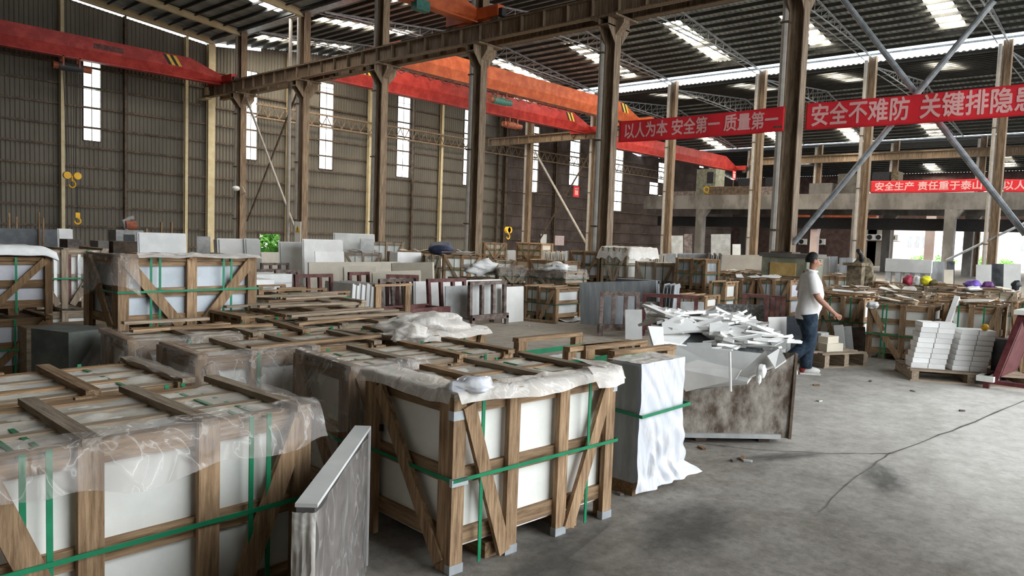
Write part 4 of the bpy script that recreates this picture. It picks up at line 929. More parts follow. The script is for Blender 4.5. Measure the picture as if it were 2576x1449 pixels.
def hz(u, v):
    a = u/SKL; b = v/D_
    base = .50+.36*max(0, a-.15)/.85
    return base+(1.08-.06*a-base)*math.sin(min(1, .08+b*1.35)*math.pi*.55)
def SK(u, v, z): p = A_+e_*u+V((-e_.y, e_.x, 0))*v; return V((p.x, p.y, z))
q = MB(); q.grid(lambda u, v: SK(.02+u*(SKL-.04), .01+v*(D_-.03), hz(u*SKL, v*D_)-.12+.03*NZ.noise(V((u*9, v*9, 0)))), 30, 26); o = q.build('stone_rubble', 'stone_grey'); o['kind'] = 'stuff'; o['label'] = 'grey stone rubble filling the scrap skip under the white pieces'
rnd = random.Random(5); GL = 'broken white stone pieces in the skip'
for i in range(130):
    v = rnd.uniform(.12, .97)*D_; u = rnd.uniform(.03, .97)*SKL; strip_ = rnd.random() < .42
    w, l = (rnd.uniform(.28, .6), rnd.uniform(.05, .12)) if strip_ else (rnd.uniform(.18, .42), rnd.uniform(.14, .32))
    z = hz(u, v)-.08+.07*(i/130)+rnd.uniform(-.01, .03)
    o = shard('stone_offcut', 'broken strip of white stone lying on the heap in the skip' if strip_ else 'broken flat piece of white stone lying on the heap in the skip', 'stone', w, l, rnd.uniform(.018, .03), SK(u, v, z),
              (rnd.gauss(0, .22)-.15, rnd.gauss(0, .2), SKA+rnd.choice((.2, -.25, .9, -.8, .1))+rnd.gauss(0, .3)), 'stone_bright' if rnd.random() < .82 else 'stone_pale', GL, i)
def shard_px(pts, D, th, m, lb, nm='stone_offcut'):
    """plate with this outline standing in the plane through its first three corners; each corner has its own distance"""
    P = [deep(x, y, d) for (x, y), d in zip(pts, D)]; n = (P[1]-P[0]).cross(P[2]-P[0]).normalized()
    if n.dot(P[0]-EYE) < 0: n = -n
    c = sum(P, V())/len(P); q = MB().poly([p-c for p in P], n*th); o = q.build(nm, m); o.location = c; tag(o, lb, 'stone'); return o
shard_px([(1640, 915), (1700, 868), (1930, 890), (1880, 960), (1720, 975)], [6.55, 6.72, 6.45, 6.3, 6.45], .03, 'stone_pale', 'large grey-white slab offcut leaning against the inside front of the skip')
shard_px([(1690, 925), (1725, 985), (1850, 955), (1865, 930), (1755, 905)], [6.5, 6.42, 6.25, 6.3, 6.45], .02, 'stone_bright', 'ragged pale stone piece hanging over the low front lip of the skip')
shard_px([(1860, 942), (1925, 881), (1955, 890), (1945, 920), (1885, 948)], [6.24, 6.3, 6.2, 6.15, 6.2], .02, 'stone_bright', 'long white offcut slanting over the right part of the skip lip')
shard_px([(1930, 895), (1962, 875), (1978, 905), (1950, 925)], [6.16, 6.2, 6.1, 6.1], .02, 'stone_bright', 'white offcut over the right corner of the skip')
shard_px([(1630, 820), (1668, 822), (1672, 880), (1645, 872)], [6.9, 6.95, 6.85, 6.8], .025, 'stone_bright', 'upright square white offcut at the left end of the skip heap')
shard_px([(1665, 812), (1700, 795), (1745, 803), (1775, 830), (1668, 835)], [7.2, 7.3, 7.3, 7.15, 7.1], .03, 'stone_bright', 'rough broad white offcut on the very top of the skip heap')
shard_px([(1785, 812), (1832, 812), (1835, 832), (1785, 835)], [7.15, 7.15, 7.05, 7.05], .04, 'stone_bright', 'small square white offcut on top of the skip heap')
shard_px([(1745, 812), (1812, 798), (1815, 806), (1760, 822)], [7.25, 7.25, 7.2, 7.2], .03, 'stone_bright', 'white strip lying tilted across the top of the skip heap')
shard_px([(1728, 862), (1790, 862), (1790, 886), (1730, 886)], [6.75, 6.7, 6.62, 6.66], .05, 'stone_pale', 'thick grey block face showing in the middle of the skip heap')
q = MB(); P = [deep(1836, 885, 6.2), deep(1837, 930, 6.17), deep(1838, 985, 6.15)]; c = P[1]; q.tube([p-c for p in P], .010, 6); o = q.build('white_rod', 'stone_bright'); o.location = c; tag(o, 'thin white rod hanging down over the front of the skip', 'rod')
lump('white_lump', 'rounded white lump stuck on the skip lip', 'stone', deep(1915, 935, 6.10), (.055, .04, .06), 'stone_bright', 3)
lump('white_lump', 'small white drip lump below the skip lip', 'stone', deep(1909, 955, 6.06), (.022, .02, .04), 'stone_bright', 4)

# ================================================================ the walking man
mp = spot(2033, 944); fdir = math.atan2(-.94+.34*.25, .34+.94*.25)
man = thing('person', 'man in white polo shirt and dark jeans walking right behind the skip', 'person', (mp.x-.06*math.cos(fdir), mp.y-.06*math.sin(fdir), 0), fdir)
def skin_mesh(name, V_, E_, m, parent, root=0, sub=2):
    names = list(V_); me = bpy.data.meshes.new(name); me.from_pydata([V_[n][0] for n in names], [(names.index(a), names.index(b)) for a, b in E_], [])
    bm = bmesh.new(); bm.from_mesh(me); L = bm.verts.layers.skin.verify(); bm.verts.ensure_lookup_table()
    for i, n in enumerate(names):
        r = V_[n][1]; s = bm.verts[i][L]; s.radius = r if isinstance(r, tuple) else (r, r); s.use_root = (i == root)
    bm.to_mesh(me); bm.free(); o = bpy.data.objects.new(name, me); C.objects.link(o); me.materials.append(MATS[m])
    md = o.modifiers.new('skin', 'SKIN'); md.use_smooth_shade = True; md.branch_smoothing = .3
    s = o.modifiers.new('subdivision', 'SUBSURF'); s.levels = sub; s.render_levels = sub
    dg = bpy.context.evaluated_depsgraph_get(); me2 = bpy.data.meshes.new_from_object(o.evaluated_get(dg)); me2.name = name
    bpy.data.objects.remove(o); me2.materials.clear(); me2.materials.append(MATS[m]); me2.shade_smooth()
    o = bpy.data.objects.new(name, me2); C.objects.link(o); o.parent = parent; return o
J = dict(pel=((0, 0, .93), (.125, .15)), bel=((.03, 0, 1.08), (.13, .14)), che=((.02, 0, 1.28), (.12, .15)), shc=((0, 0, 1.40), (.085, .11)), nk=((.02, 0, 1.47), .055), nk2=((.04, 0, 1.53), .056),
         hd=((.05, 0, 1.60), (.088, .074)), hd2=((.045, 0, 1.655), (.085, .072)), jaw=((.105, 0, 1.555), (.04, .045)), nose=((.150, 0, 1.59), .012),
         rs=((-.01, -.17, 1.385), .068), rsd=((-.005, -.215, 1.32), .058), re=((.06, -.25, 1.11), .045), rm=((.16, -.25, 1.02), .042), rw=((.27, -.235, .925), .028), rp=((.325, -.23, .885), (.034, .022)),
         ls=((.01, .17, 1.385), .068), lsd=((0, .215, 1.32), .058), le=((-.06, .25, 1.11), .045), lm=((-.03, .255, 1.0), .040), lw=((.02, .25, .885), .028), lp=((.045, .245, .82), (.034, .022)),
         rh=((-.01, -.085, .87), .095), rt=((.015, -.095, .67), .085), rk=((.02, -.095, .49), .058), rc=((-.10, -.095, .36), .055), ra=((-.27, -.095, .20), .036), rf=((-.21, -.095, .10), .034), rto=((-.16, -.095, .045), .026),
         lh=((.01, .085, .87), .095), lt=((.05, .09, .67), .085), lk=((.075, .09, .48), .058), lc=((.045, .09, .33), .055), la=((.045, .09, .09), .036), lf=((.12, .09, .045), .034), lto=((.22, .09, .03), .026))
E_ = [('pel', 'bel'), ('bel', 'che'), ('che', 'shc'), ('shc', 'nk'), ('nk', 'nk2'), ('nk2', 'hd'), ('hd', 'hd2'), ('hd', 'jaw'), ('jaw', 'nose')]
for s in 'rl':
    E_ += [('shc', s+'s'), (s+'s', s+'sd'), (s+'sd', s+'e'), (s+'e', s+'m'), (s+'m', s+'w'), (s+'w', s+'p'), ('pel', s+'h'), (s+'h', s+'t'), (s+'t', s+'k'), (s+'k', s+'c'), (s+'c', s+'a'), (s+'a', s+'f'), (s+'f', s+'to')]
    p = V(J[s+'p'][0]); w = V(J[s+'w'][0]); d = (p-w).normalized(); sd = V((0, 1, 0)) if s == 'r' else V((0, -1, 0)); fw = sd.cross(d).normalized()
    side = V((d.z, 0, -d.x))*-1
    for i, (off, ln) in enumerate(((-.028, .055), (-.010, .065), (.010, .062), (.027, .048))):
        a = p+side*off+d*.03; b = a+d*ln*.6+sd*.012; c_ = b+d*ln*.35+sd*.022
        for n, q_, r in (('a', a, .0095), ('b', b, .009), ('c', c_, .0078)): J['%sf%d%s' % (s, i, n)] = (tuple(q_), r)
        E_ += [(s+'p', '%sf%da' % (s, i)), ('%sf%da' % (s, i), '%sf%db' % (s, i)), ('%sf%db' % (s, i), '%sf%dc' % (s, i))]
    a = p-side*.036-d*.02; b = a-side*.014+d*.03+sd*.015; c_ = b+d*.025+sd*.012
    for n, q_, r in (('a', a, .012), ('b', b, .0105), ('c', c_, .009)): J[s+'th'+n] = (tuple(q_), r)
    E_ += [(s+'p', s+'tha'), (s+'tha', s+'thb'), (s+'thb', s+'thc')]
skin_mesh('body', J, E_, 'skin', man)
for s in (-1, 1): MB().blob((.035, s*.078, 1.598), (.022, .012, .033), 2, 8, .05).build('ear', 'skin', man)
for s in (-1, 1): MB().blob((.116, s*.030, 1.613), (.010, .010, .006), 2, 8, 0).build('eye', 'hair_black', man)
MB().box(.132, -.022, 1.545, .140, .022, 1.552).build('mouth', 'hoist_rust', man)
q = MB()
def hairf(u, v):
    th = .02+v*1.95; ph = u*2*math.pi; k = 1+.03*NZ.noise(V((u*20, v*12, 0)))
    lim = 1.0 if math.cos(ph) < .2 else 1-.70*(math.cos(ph)-.2)/.8
    th *= lim; return V((.020+.096*math.sin(th)*math.cos(ph)*k, .084*math.sin(th)*math.sin(ph)*k, 1.625+.106*math.cos(th)*k))
q.grid(hairf, 32, 14); q.build('hair', 'hair_black', man, smooth=True)
def loft(rings, n=22, seed=0, amp=.008, cap=True):
    vs = []; q = MB(); m = len(rings)*3-2
    for i in range(m):
        f = i/3; k = min(int(f), len(rings)-2); tt = f-k; p0, p1, p2, p3 = (rings[max(0, min(len(rings)-1, k+d))] for d in (-1, 0, 1, 2))
        cr = [.5*((2*b_)+(c_-a_)*tt+(2*a_-5*b_+4*c_-d_)*tt*tt+(3*b_-a_-3*c_+d_)*tt**3) for a_, b_, c_, d_ in zip(p0, p1, p2, p3)]
        for j in range(n):
            an = 2*math.pi*j/n; w = 1+amp/.1*NZ.noise(V((math.cos(an)*1.5+seed, math.sin(an)*1.5, cr[2]*9)))
            vs.append((cr[0]+cr[3]*math.cos(an)*w, cr[1]+cr[4]*math.sin(an)*w, cr[2]))
    fs = [(i*n+j, i*n+(j+1) % n, (i+1)*n+(j+1) % n, (i+1)*n+j) for i in range(m-1) for j in range(n)]
    if cap: fs += [tuple(range(n)), tuple(range((m-1)*n, m*n))]
    return q.add(vs, fs)
q = loft([(-.005, 0, .795, .158, .188), (-.005, 0, .90, .162, .188), (.025, 0, 1.05, .168, .182), (.03, 0, 1.2, .160, .185), (.015, 0, 1.32, .138, .198), (.005, 0, 1.405, .105, .165), (.012, 0, 1.445, .075, .10), (.016, 0, 1.475, .068, .07)], 28, 2, .012)
sh = q.build('polo_shirt', 'shirt_white', man, smooth=True)
for s, P in ((-1, [(.0, -.11, 1.40), (-.008, -.17, 1.375), (.0, -.215, 1.31), (.028, -.238, 1.20), (.034, -.242, 1.165)]), (1, [(.0, .11, 1.40), (.0, .17, 1.375), (-.005, .215, 1.31), (-.035, .238, 1.20), (-.04, .242, 1.165)])):
    MB().tube(P, [.075, .088, .087, .082, .084], 16).build('sleeve', 'shirt_white', sh, smooth=True)
q = MB(); q.tube([(.022+.072*math.cos(a), .066*math.sin(a), 1.470-.012*math.cos(a)) for a in [i*.349 for i in range(19)]], .014, 6, False); o = q.build('collar', 'shirt_white', man, smooth=True)
q = MB(); q.tube([(.02+.074*math.cos(a), .068*math.sin(a), 1.462-.012*math.cos(a)) for a in [i*.349 for i in range(19)]], .006, 6, False); q.build('collar_stripe', 'hair_black', man)
q = loft([(0, 0, .70, .12, .15), (-.005, 0, .80, .148, .175), (-.005, 0, .90, .148, .172), (0, 0, .96, .14, .165)], 24, 5, .012); jn = q.build('jeans', 'denim', man, smooth=True)
for s in 'rl':
    P = [V(J[s+k][0]) for k in ('h', 't', 'k', 'c', 'a')]; PP = [P[0]]
    for a_, b_ in zip(P, P[1:]): PP += [a_.lerp(b_, .5), b_]
    PP = [p+V((.012*NZ.noise(p*11), .012*NZ.noise(p*13), 0)) for p in PP]
    MB().tube(PP, [.122, .118, .112, .10, .094, .092, .088, .085, .080][:len(PP)], 18).build('trouser_leg', 'denim', jn, smooth=True)
q = MB(); q.blob((.10, .09, .055), (.145, .05, .052), 5, 10, .05); sh = q.build('shoe', 'shoe_white', man); MB().blob((.0, .09, .07), (.05, .053, .055), 6, 8, .03).build('heel_panel', 'shoe_red', sh)
MB().box(-.04, .045, 0, .24, .135, .022).build('sole', 'shoe_white', sh)
q = MB(); q.blob((0, 0, 0), (.14, .05, .05), 7, 10, .05); sh = q.build('shoe', 'shoe_white', man); sh.location = (-.20, -.095, .115); sh.rotation_euler = (0, .85, 0)
MB().blob((-.09, 0, .012), (.05, .053, .052), 6, 8, .03).build('heel_panel', 'shoe_red', sh); MB().box(-.13, -.045, -.06, .13, .045, -.04).build('sole', 'shoe_white', sh)
# ================================================================ goods further back
def place(P, L, ang, back=0):      # middle of a face, moved back
    an = math.radians(ang); return (P.x+math.cos(an)*L/2-math.sin(an)*back, P.y+math.sin(an)*L/2+math.cos(an)*back)
def crate_px(label, x0, x1, yt, D, z0=0, d=.8, ang=0, under=None, **kw):
    P, w, zt = row(x0, x1, yt, D, ang); h = zt-z0; rz = math.radians(ang)
    t = crate(label, w, d, h, (*place(P, w, ang), z0), rz, **kw)
    if under: crate(under, w*1.02, d*.97, z0-.012, (*place(P, w, ang, .01), 0), rz, fp=(0, .5, 1), fb=(), vs=(), hs=None, k=kw.get('k', 'w'), cont=kw.get('cont', 'foam_white'), seed=int(x0))
    return t
def slab_px(label, x0, x1, yt, D, n=1, th=.02, lean=.10, m='stone_white', z0=0, group=None, ang=0, **kw):
    P, w, zt = row(x0, x1, yt, D, ang); h = (zt-z0)/math.cos(lean)
    return slabs(n, label, w, h, th, (*place(P, w, ang, -math.tan(lean)*(zt-z0)), z0), math.radians(ang), lean, m, group, **kw)
def rack_px(label, x0, x1, yt, D, ang=0, **kw):
    P, w, zt = row(x0, x1, yt, D, ang); kw['d'] = min(kw.get('d', .4), .4); kw.setdefault('back', False); return rack(label, w, zt, (*place(P, w, ang, -.1), 0), math.radians(ang), **kw)
def box_px(name, label, cat, x0, x1, yt, D, m, d=.5, ang=0):
    P, w, zt = row(x0, x1, yt, D, ang); o = MB().box(-w/2, 0, 0, w/2, d, zt).build(name, m); o.location = (*place(P, w, ang), 0); o.rotation_euler.z = math.radians(ang); return tag(o, label, cat)
F2 = ((.05, .92, .45, .06), (.95, .92, .55, .06)); F1 = ((.92, .92, .55, .06),)
# --- row of racks and slabs across the middle
rack_px('rusty steel rack with pale slabs nearest the open floor, standing alone', 1176, 1262, 712, 14.75, n=4, lean=.03, m='rack_rust', d=.9)
slab_px('pale slab filling the rack nearest the open floor', 1180, 1260, 716, 14.98, n=1, lean=.03, m='stone_pale', z0=.19)
slab_px('pale slab standing left of the lone steel rack', 1118, 1176, 718, 15.05, lean=.04, m='stone_dust')
slab_px('pale slab standing right of the lone steel rack with a grey smudge', 1262, 1316, 720, 15.5, lean=.04, m='stone_white')
slab_px('long pale slab behind the lone steel rack', 1042, 1262, 707, 16.0, n=2, lean=.05, m='stone_white', group='long pale slabs behind the racks')
rack_px('dark red steel rack second left of the lone rack, empty top corner', 1076, 1166, 706, 15.4, n=4, lean=.10, m='rack_red', d=.8)
rack_px('dark steel rack holding white slabs behind the wooden end frame', 956, 1040, 706, 15.9, n=4, lean=.12, m='rack_rust', d=.9)
slab_px('white slab leaning in the dark steel rack by the wooden end frame', 962, 1046, 712, 16.3, n=3, lean=.12, m='stone_white', group='white slabs leaning in the middle rack', z0=.1)
# white pack with visible edges: slabs standing end-on to the camera
def endon(x0, x1, yt, D, n, label, group, ms, th, d=.9, ang=0, tilt=.05):
    P, w, zt = row(x0, x1, yt, D, ang); an = math.radians(ang)
    for i in range(n):
        o = MB().box(0, 0, 0, w/n*th, d, zt*(1-.03*(i % 3))).build('stone_slab', ms[i % len(ms)]); k = w*i/n
        o.location = (P.x+math.cos(an)*k-math.sin(an)*.03*(i % 2), P.y+math.sin(an)*k+math.cos(an)*.03*(i % 2), 0); o.rotation_mode = 'XYZ'; o.rotation_euler = (0, tilt, an); tag(o, label, 'slab', group)
endon(884, 950, 714, 15.6, 11, 'white slab standing end-on in the pack left of the dark racks', 'white slabs of the end-on pack', ('stone_white', 'stone_bright', 'stone_bright'), .7, 1.0)
t = thing('slab_bench', 'low dark red steel bench at the edge of the open floor', 'bench', tuple(gnd(1052, 13.9)), math.radians(4))
for x in (-.78, 0, .78): MB().box(x-.05, -.05, 0, x+.05, .05, .28).build('leg', 'rack_red', t); MB().box(x-.05, .5, 0, x+.05, .6, .28).build('leg', 'rack_red', t)
MB().box(-.85, -.07, .28, .85, .0, .40).build('side_beam', 'rack_red', t); MB().box(-.85, .52, .28, .85, .6, .40).build('side_beam', 'rack_red', t)
for x in (-.8, .0, .8): MB().box(x-.04, 0, .3, x+.04, .52, .38).build('cross_beam', 'rack_red', t)
t = thing('wooden_end_frame', 'pale wooden end frame standing in front of the dark racks', 'frame', tuple(gnd(990, 13.2)))
for x, z in ((-.33, .85), (.33, .85)): MB().box(x-.06, -.03, 0, x+.06, .03, z).build('post', 'wood_z', t)
MB().box(-.42, -.04, .85, .42, .04, .89).build('top_board', 'wood_x', t); MB().box(-.4, -.036, .2, .4, -.03, .235).build('strap', 'strap_green', t)
# open crates of the second row with green straps
for lb, x0, x1, yt, D, cc in (('open wooden crate frame with white slabs inside, left of the end-on white pack', 706, 880, 738, 13.2, 'tile_white'), ('wider open crate frame behind it beside the dark red table frame', 700, 770, 724, 14.5, 'tile_bluegrey')):
    P, w, zt = row(x0, x1, yt, D); bin_frame(lb, w, .8, zt, (*place(P, w, 0), 0), 0, 'w', cont=cc, ch=zt-.28)
rack_px('dark red table frame standing among the open crates', 742, 830, 694, 15.5, n=4, lean=.08, m='rack_red', d=.9)
for i, (x0, x1, yt, D) in enumerate(((630, 700, 680, 20), (655, 720, 664, 22), (690, 745, 682, 19))):
    rack_px(('low dark steel rack left in front of the green doorway', 'low dark steel rack directly below the green doorway', 'low dark steel rack right of the one below the doorway')[i], x0, x1, yt, D, n=4, lean=.02, m='rack_rust', d=.8)
for i, (x0, x1, yt, D, n) in enumerate(((618, 690, 704, 15, 4), (616, 680, 690, 17.5, 3), (640, 735, 690, 18, 3))):
    P, w, zt = row(x0, x1, yt, D)
    for k in range(n):
        hh = zt/n; o = MB().box(-w/2, 0, 0, w/2, .9, hh-.01).build('stone_block', 'stone_bright'); o.location = (P.x+w/2+.02*(k % 2), P.y+.03*(k % 2), k*hh); tag(o, ('thick white slab lying flat in the pile right of the tall stack', 'thick white slab in the flat pile behind the tall stack', 'thick white slab in the flat pile below the dark low racks')[i], 'slab', 'flat white pile %s' % ('right of the stack', 'behind the stack', 'below the racks')[i])
# cream slabs
slab_px('large cream slab at the right end of the cream group, tallest', 992, 1096, 657, 17.6, n=3, th=.03, lean=.07, m='stone_cream', group='tall cream slabs at the right end', ang=-65)
slab_px('long cream slab in front of the tallest cream slab', 938, 1062, 678, 17.0, n=4, th=.03, lean=.09, m='stone_cream', group='front cream slabs', jit=.06, ang=-45)
slab_px('cream slab at the left end of the cream group', 862, 945, 664, 18.3, n=5, th=.03, lean=.09, m='stone_cream', group='left cream slabs', jit=.08, ang=-30)
slab_px('wide cream slab behind the left cream group', 776, 1010, 655, 20.2, n=2, th=.03, lean=.06, m='stone_cream', group='wide cream slabs at the back', ang=-30)
rack_px('dark red rack upright in front of the left cream slabs', 876, 922, 688, 16.9, n=3, lean=.05, m='rack_red', d=.6)
rack_px('dark red rack in front of the middle cream slabs', 975, 1048, 694, 16.4, n=4, lean=.05, m='rack_red', d=.3, ang=-30)
# big white slabs near the far wall
slab_px('thick pack of white slabs left of the green doorway', 548, 628, 598, 25, n=7, th=.05, lean=.12, m='stone_white', group='white slabs left of the doorway', jit=.05)
slab_px('white slab end of the pack left of the doorway', 616, 652, 598, 25.6, n=4, th=.03, lean=.12, m='stone_pale', group='pale slabs beside the doorway', jit=.05)
slab_px('cream slab leaning under the green doorway', 655, 700, 632, 23, lean=.12, m='stone_cream')
slab_px('white slab right of the green doorway', 702, 762, 606, 24, n=3, th=.03, lean=.10, m='stone_pale', group='pale slabs right of the doorway', jit=.05)
slab_px('large grey-white patterned slab under the warning sign', 762, 862, 600, 23.5, n=3, th=.03, lean=.06, m='stone_white', group='large slabs under the warning sign')
slab_px('white slab with a dark cut-out strip in front of the patterned slab', 790, 864, 630, 21.5, lean=.10, m='stone_white')
slab_px('long pale slab standing behind, left of the third column', 840, 942, 584, 27.5, n=2, th=.03, lean=.06, m='stone_pale', group='long pale slabs left of the third column')
slab_px('grey slab standing left of the third column', 905, 940, 598, 26.5, lean=.08, m='stone_dust')
slab_px('dark granite slab near the far wall at the left edge', -30, 143, 572, 24.5, n=5, th=.03, lean=.10, m='stone_dark', group='dark granite slabs at the left edge')
slab_px('small white slab at the end of the dark granite slabs', 146, 181, 573, 24, n=2, th=.03, lean=.08, m='stone_bright', group='small white slabs by the granite')
slab_px('large white slab with two grey streaks behind the tall stack', 347, 467, 583, 20.5, n=3, th=.03, lean=.07, m='stone_bright', group='large white slabs behind the tall stack')
slab_px('thin grey panel left of the thick cream corner post', 493, 528, 592, 27, lean=.05, m='stone_dust')
for i, (px, yt, D) in enumerate(((24, 536, 25.6), (98, 534, 25.6), (108, 548, 25.4), (362, 585, 23), (405, 558, 22), (430, 560, 22), (369, 575, 24), (42, 545, 25.8))):
    p = gnd(px, D); h = deep(px, yt, D).z; tag(MB().bar((0, 0, 0), (.01*(i % 3), 0, h), .06, .05).build('wooden_stake', 'wood_z'), 'upright wooden stake of a slab rack by the far wall, left of the tall stack', 'stake', 'stakes of the slab racks by the far wall').location = p
t = thing('stone_cutter', 'grey cutting machine with a motor on top near the far wall', 'machine', tuple(gnd(318, 26)))
MB().box(-.45, -.3, 0, .45, .4, 1.55).build('machine_body', 'machine_grey', t); MB().box(-.2, -.32, .95, .15, -.3, 1.4).build('control_panel', 'machine_black', t); MB().box(.45, -.2, 0, .95, .3, 1.5).build('side_frame', 'steel_dark', t)
MB().tube([(-.05, 0, 1.72), (.3, 0, 1.72)], .16, 12).build('motor', 'hoist_rust', t); MB().tube([(.0, 0, 1.55), (-.1, 0, 1.85), (.1, .05, 1.95), (.25, 0, 2.0)], .07, 8).build('hose', 'machine_grey', t)
for lb, x0, x1, yt, D, m in (('dark brown box on the floor behind the left stacks', 170, 205, 602, 22, 'stone_brown'), ('low grey block left of the cutting machine', 247, 274, 606, 24, 'concrete_old'), ('dark low block under the cutting machine', 285, 350, 607, 24.2, 'steel_dark')):
    box_px('stone_block', lb, 'block', x0, x1, yt, D, m, .7)
# --- crates of the middle distance
CR = [  # label, x0, x1, ytop, D, z0, kwargs
 ('crate with grey slabs showing above its top, left of the third column', 930, 1016, 607, 28, .0, dict(k='g', cont='stone_pale')),
 ('long low crate in front of the third column, film over it', 866, 962, 634, 26, 0, dict(k='g', cont='foam_white')),
 ('row crate of white tiles left of the blue tarpaulin', 1000, 1092, 634, 24.4, 0, dict(cont='foam_white')),
 ('crate of white tiles with two diagonal braces right of the cream slabs', 1116, 1212, 640, 22, .30, dict(cont='foam_white', under='low timber crate under the braced white tile crate')),
 ('narrow crate beside the braced white tile crate', 1070, 1110, 643, 24.2, .30, dict(k='g', under='low timber crate under the narrow crate')),
 ('empty-looking light wooden crate below the yellow crane hook, upper', 1218, 1276, 609, 33, .80, dict(cont='stone_cream', under='lower crate below the light wooden crate under the yellow hook')),
 ('light wooden crate between two pale pipes, upper', 1298, 1362, 609, 34, .80, dict(cont='stone_cream', under='lower crate below the light wooden crate between the pipes')),
 ('wooden crate row piece right of the film-covered stack', 1330, 1420, 651, 24, 0, dict()),
 ('low wooden crate above the film-covered long stack, left', 1205, 1298, 652, 25, 0, dict(k='g')),
 ('film-covered long crate lying on another, left part', 1256, 1330, 676, 18.8, .62, dict(k='g', cont='tile_lilac', under='lower long crate under the film-covered one, left part')),
 ('film-covered long crate lying on another, right part with white cloth', 1334, 1424, 678, 18.8, .62, dict(k='g', cont='tile_lilac', under='lower long crate under the film-covered one, right part')),
 ('crate of white tiles with one diagonal brace at the edge of the open floor', 1318, 1400, 716, 16.6, 0, dict(cont='tile_white', fb=F1, fp=(0, .45, 1), d=.95, sb=((.9, .9, .1, .06),))),
 ('dark narrow crate beside the braced crate at the floor edge', 1420, 1466, 712, 17.6, 0, dict(k='d', fp=(0, 1))),
 ('tall brown crate on a stack left of the cloth-covered crate', 1432, 1508, 630, (19.0,), .50, dict(k='d', cont='tile_lilac', under='lower crate under the tall brown crate')),
 ('crate under a grey dusty cloth cover, on a stack', 1514, 1578, 620, (19.0,), .50, dict(k='g', cont='foam_white', under='lower crate under the cloth-covered crate', d=1.5)),
 ('pale crate with green straps right of the cloth-covered crate', 1598, 1698, 656, 22, 0, dict(k='g', cont='tile_white')),
 ('dark-framed crate with a big diagonal, standing high on another crate', 1700, 1776, 648, 20.5, .55, dict(k='d', cont='stone_grey', fb=((.05, .1, .95, .9),), fp=(0, .55, 1), under='crate carrying the dark-framed crate')),
]
made = {}
for lb, x0, x1, yt, D, z0, kw in CR:
    kw = dict(kw); kw.setdefault('fb', F2); kw.setdefault('fp', (0, .5, 1)); kw.setdefault('d', .85); kw.setdefault('rails', (.06, .5, .93)); kw.setdefault('vs', (.28, .72)); kw.setdefault('strap', 'strap_dim'); kw.setdefault('slx', 3); kw.setdefault('ang', -90 if x0 > 1290 else (-40 if x0 > 1040 else -15))
    made[lb] = crate_px(lb, x0, x1, yt, D, z0, seed=int(x0), **kw)
def cover(t, w, d, h, drop, m, seed=0, name='cloth_cover'):
    q = MB()
    def f(u, v):
        x = (u-.5)*(w+.12); y = -.08+v*(d+.16); e = min(u, 1-u, v*1.0)*14; k = min(1, e)
        return (x, y, h+.04+.03*NZ.noise(V((u*9, v*6, seed)))-(1-k)*drop*(1+.5*NZ.noise(V((u*6, v*6, seed+2)))))
    q.grid(f, 34, 22); q.build(name, m, t, smooth=True)
tt = made['crate under a grey dusty cloth cover, on a stack']; cover(tt, 1.15, 1.5, 1.06, .35, 'plastic_cloud', 3)
for lb, s in (('film-covered long crate lying on another, left part', 4), ('film-covered long crate lying on another, right part with white cloth', 5), ('long low crate in front of the third column, film over it', 6)):
    t_ = made[lb]; p = [c_ for c_ in t_.children if c_.name.startswith('packed')][0].dimensions; cover(t_, p.x+.1, p.y+.1, p.z+.17, .22, 'plastic_film', s, 'plastic_cover')
c0 = deep(1420, 682, 18.3); lump('white_cloth', 'white cloth bunched on the end of the film-covered long crate', 'cloth', (c0.x, c0.y+.25, 1.07), (.3, .3, .12), 'cloth_white', 5, .6)
c0 = deep(1212, 688, 19.5); lump('white_cloth', 'white crumpled foam lying left of the film-covered long crate', 'cloth', (c0.x, c0.y, .95), (.45, .3, .16), 'cloth_white', 8, .9); crate_px('low crate carrying the white crumpled foam', 1180, 1250, 700, 19.5, 0, fp=(0, .5, 1), vs=(), hs=None, k='g', seed=77)
c0 = deep(1131, 630, 25); lump('blue_tarpaulin', 'dark blue tarpaulin heaped on the crates below the fourth column', 'tarpaulin', (c0.x, c0.y+.4, 1.30), (.42, .4, .24), 'tarp_blue', 2, .3)
crate_px('crate carrying the dark blue tarpaulin', 1092, 1172, 641, 26.6, 0, fp=(0, .5, 1), fb=F2, vs=(), hs=None, k='w', seed=78)
tag(MB().box(-.5, 0, 0, .5, .4, 1.16).build('white_block', 'stone_bright'), 'white block standing beside the blue tarpaulin', 'block').location = (c0.x-1.3, c0.y+.5, 0)
slab_px('white slab between the two light wooden crates', 1278, 1299, 628, 31, n=2, lean=.05, m='stone_white', group='white slabs between the light crates', ang=-45)
endon(1366, 1396, 632, 29, 7, 'cream slab standing end-on right of the pale pipes', 'end-on slabs right of the pipes', ('stone_pale', 'stone_cream', 'stone_cream'), .55, ang=-45)
endon(1402, 1424, 632, 29, 5, 'cream slab standing end-on left of the white foam sheet', 'end-on slabs left of the foam sheet', ('stone_pale', 'stone_cream', 'stone_cream'), .55, ang=-45)
endon(1614, 1672, 634, 27, 12, 'slab standing end-on right of the cloth-covered crate', 'end-on slabs right of the cloth cover', ('stone_pale', 'stone_cream', 'stone_cream'), .5, ang=-60)
endon(1780, 1816, 636, 27, 8, 'brown-grey slab standing end-on left of the wide cream slab', 'end-on slabs left of the wide cream slab', ('stone_brown', 'stone_dust', 'stone_dust'), .55, ang=-60)
slab_px('tall white foam sheet on edge left of the tall brown crate', 1422, 1436, 628, 24, lean=.02, m='foam_white', ang=-50)
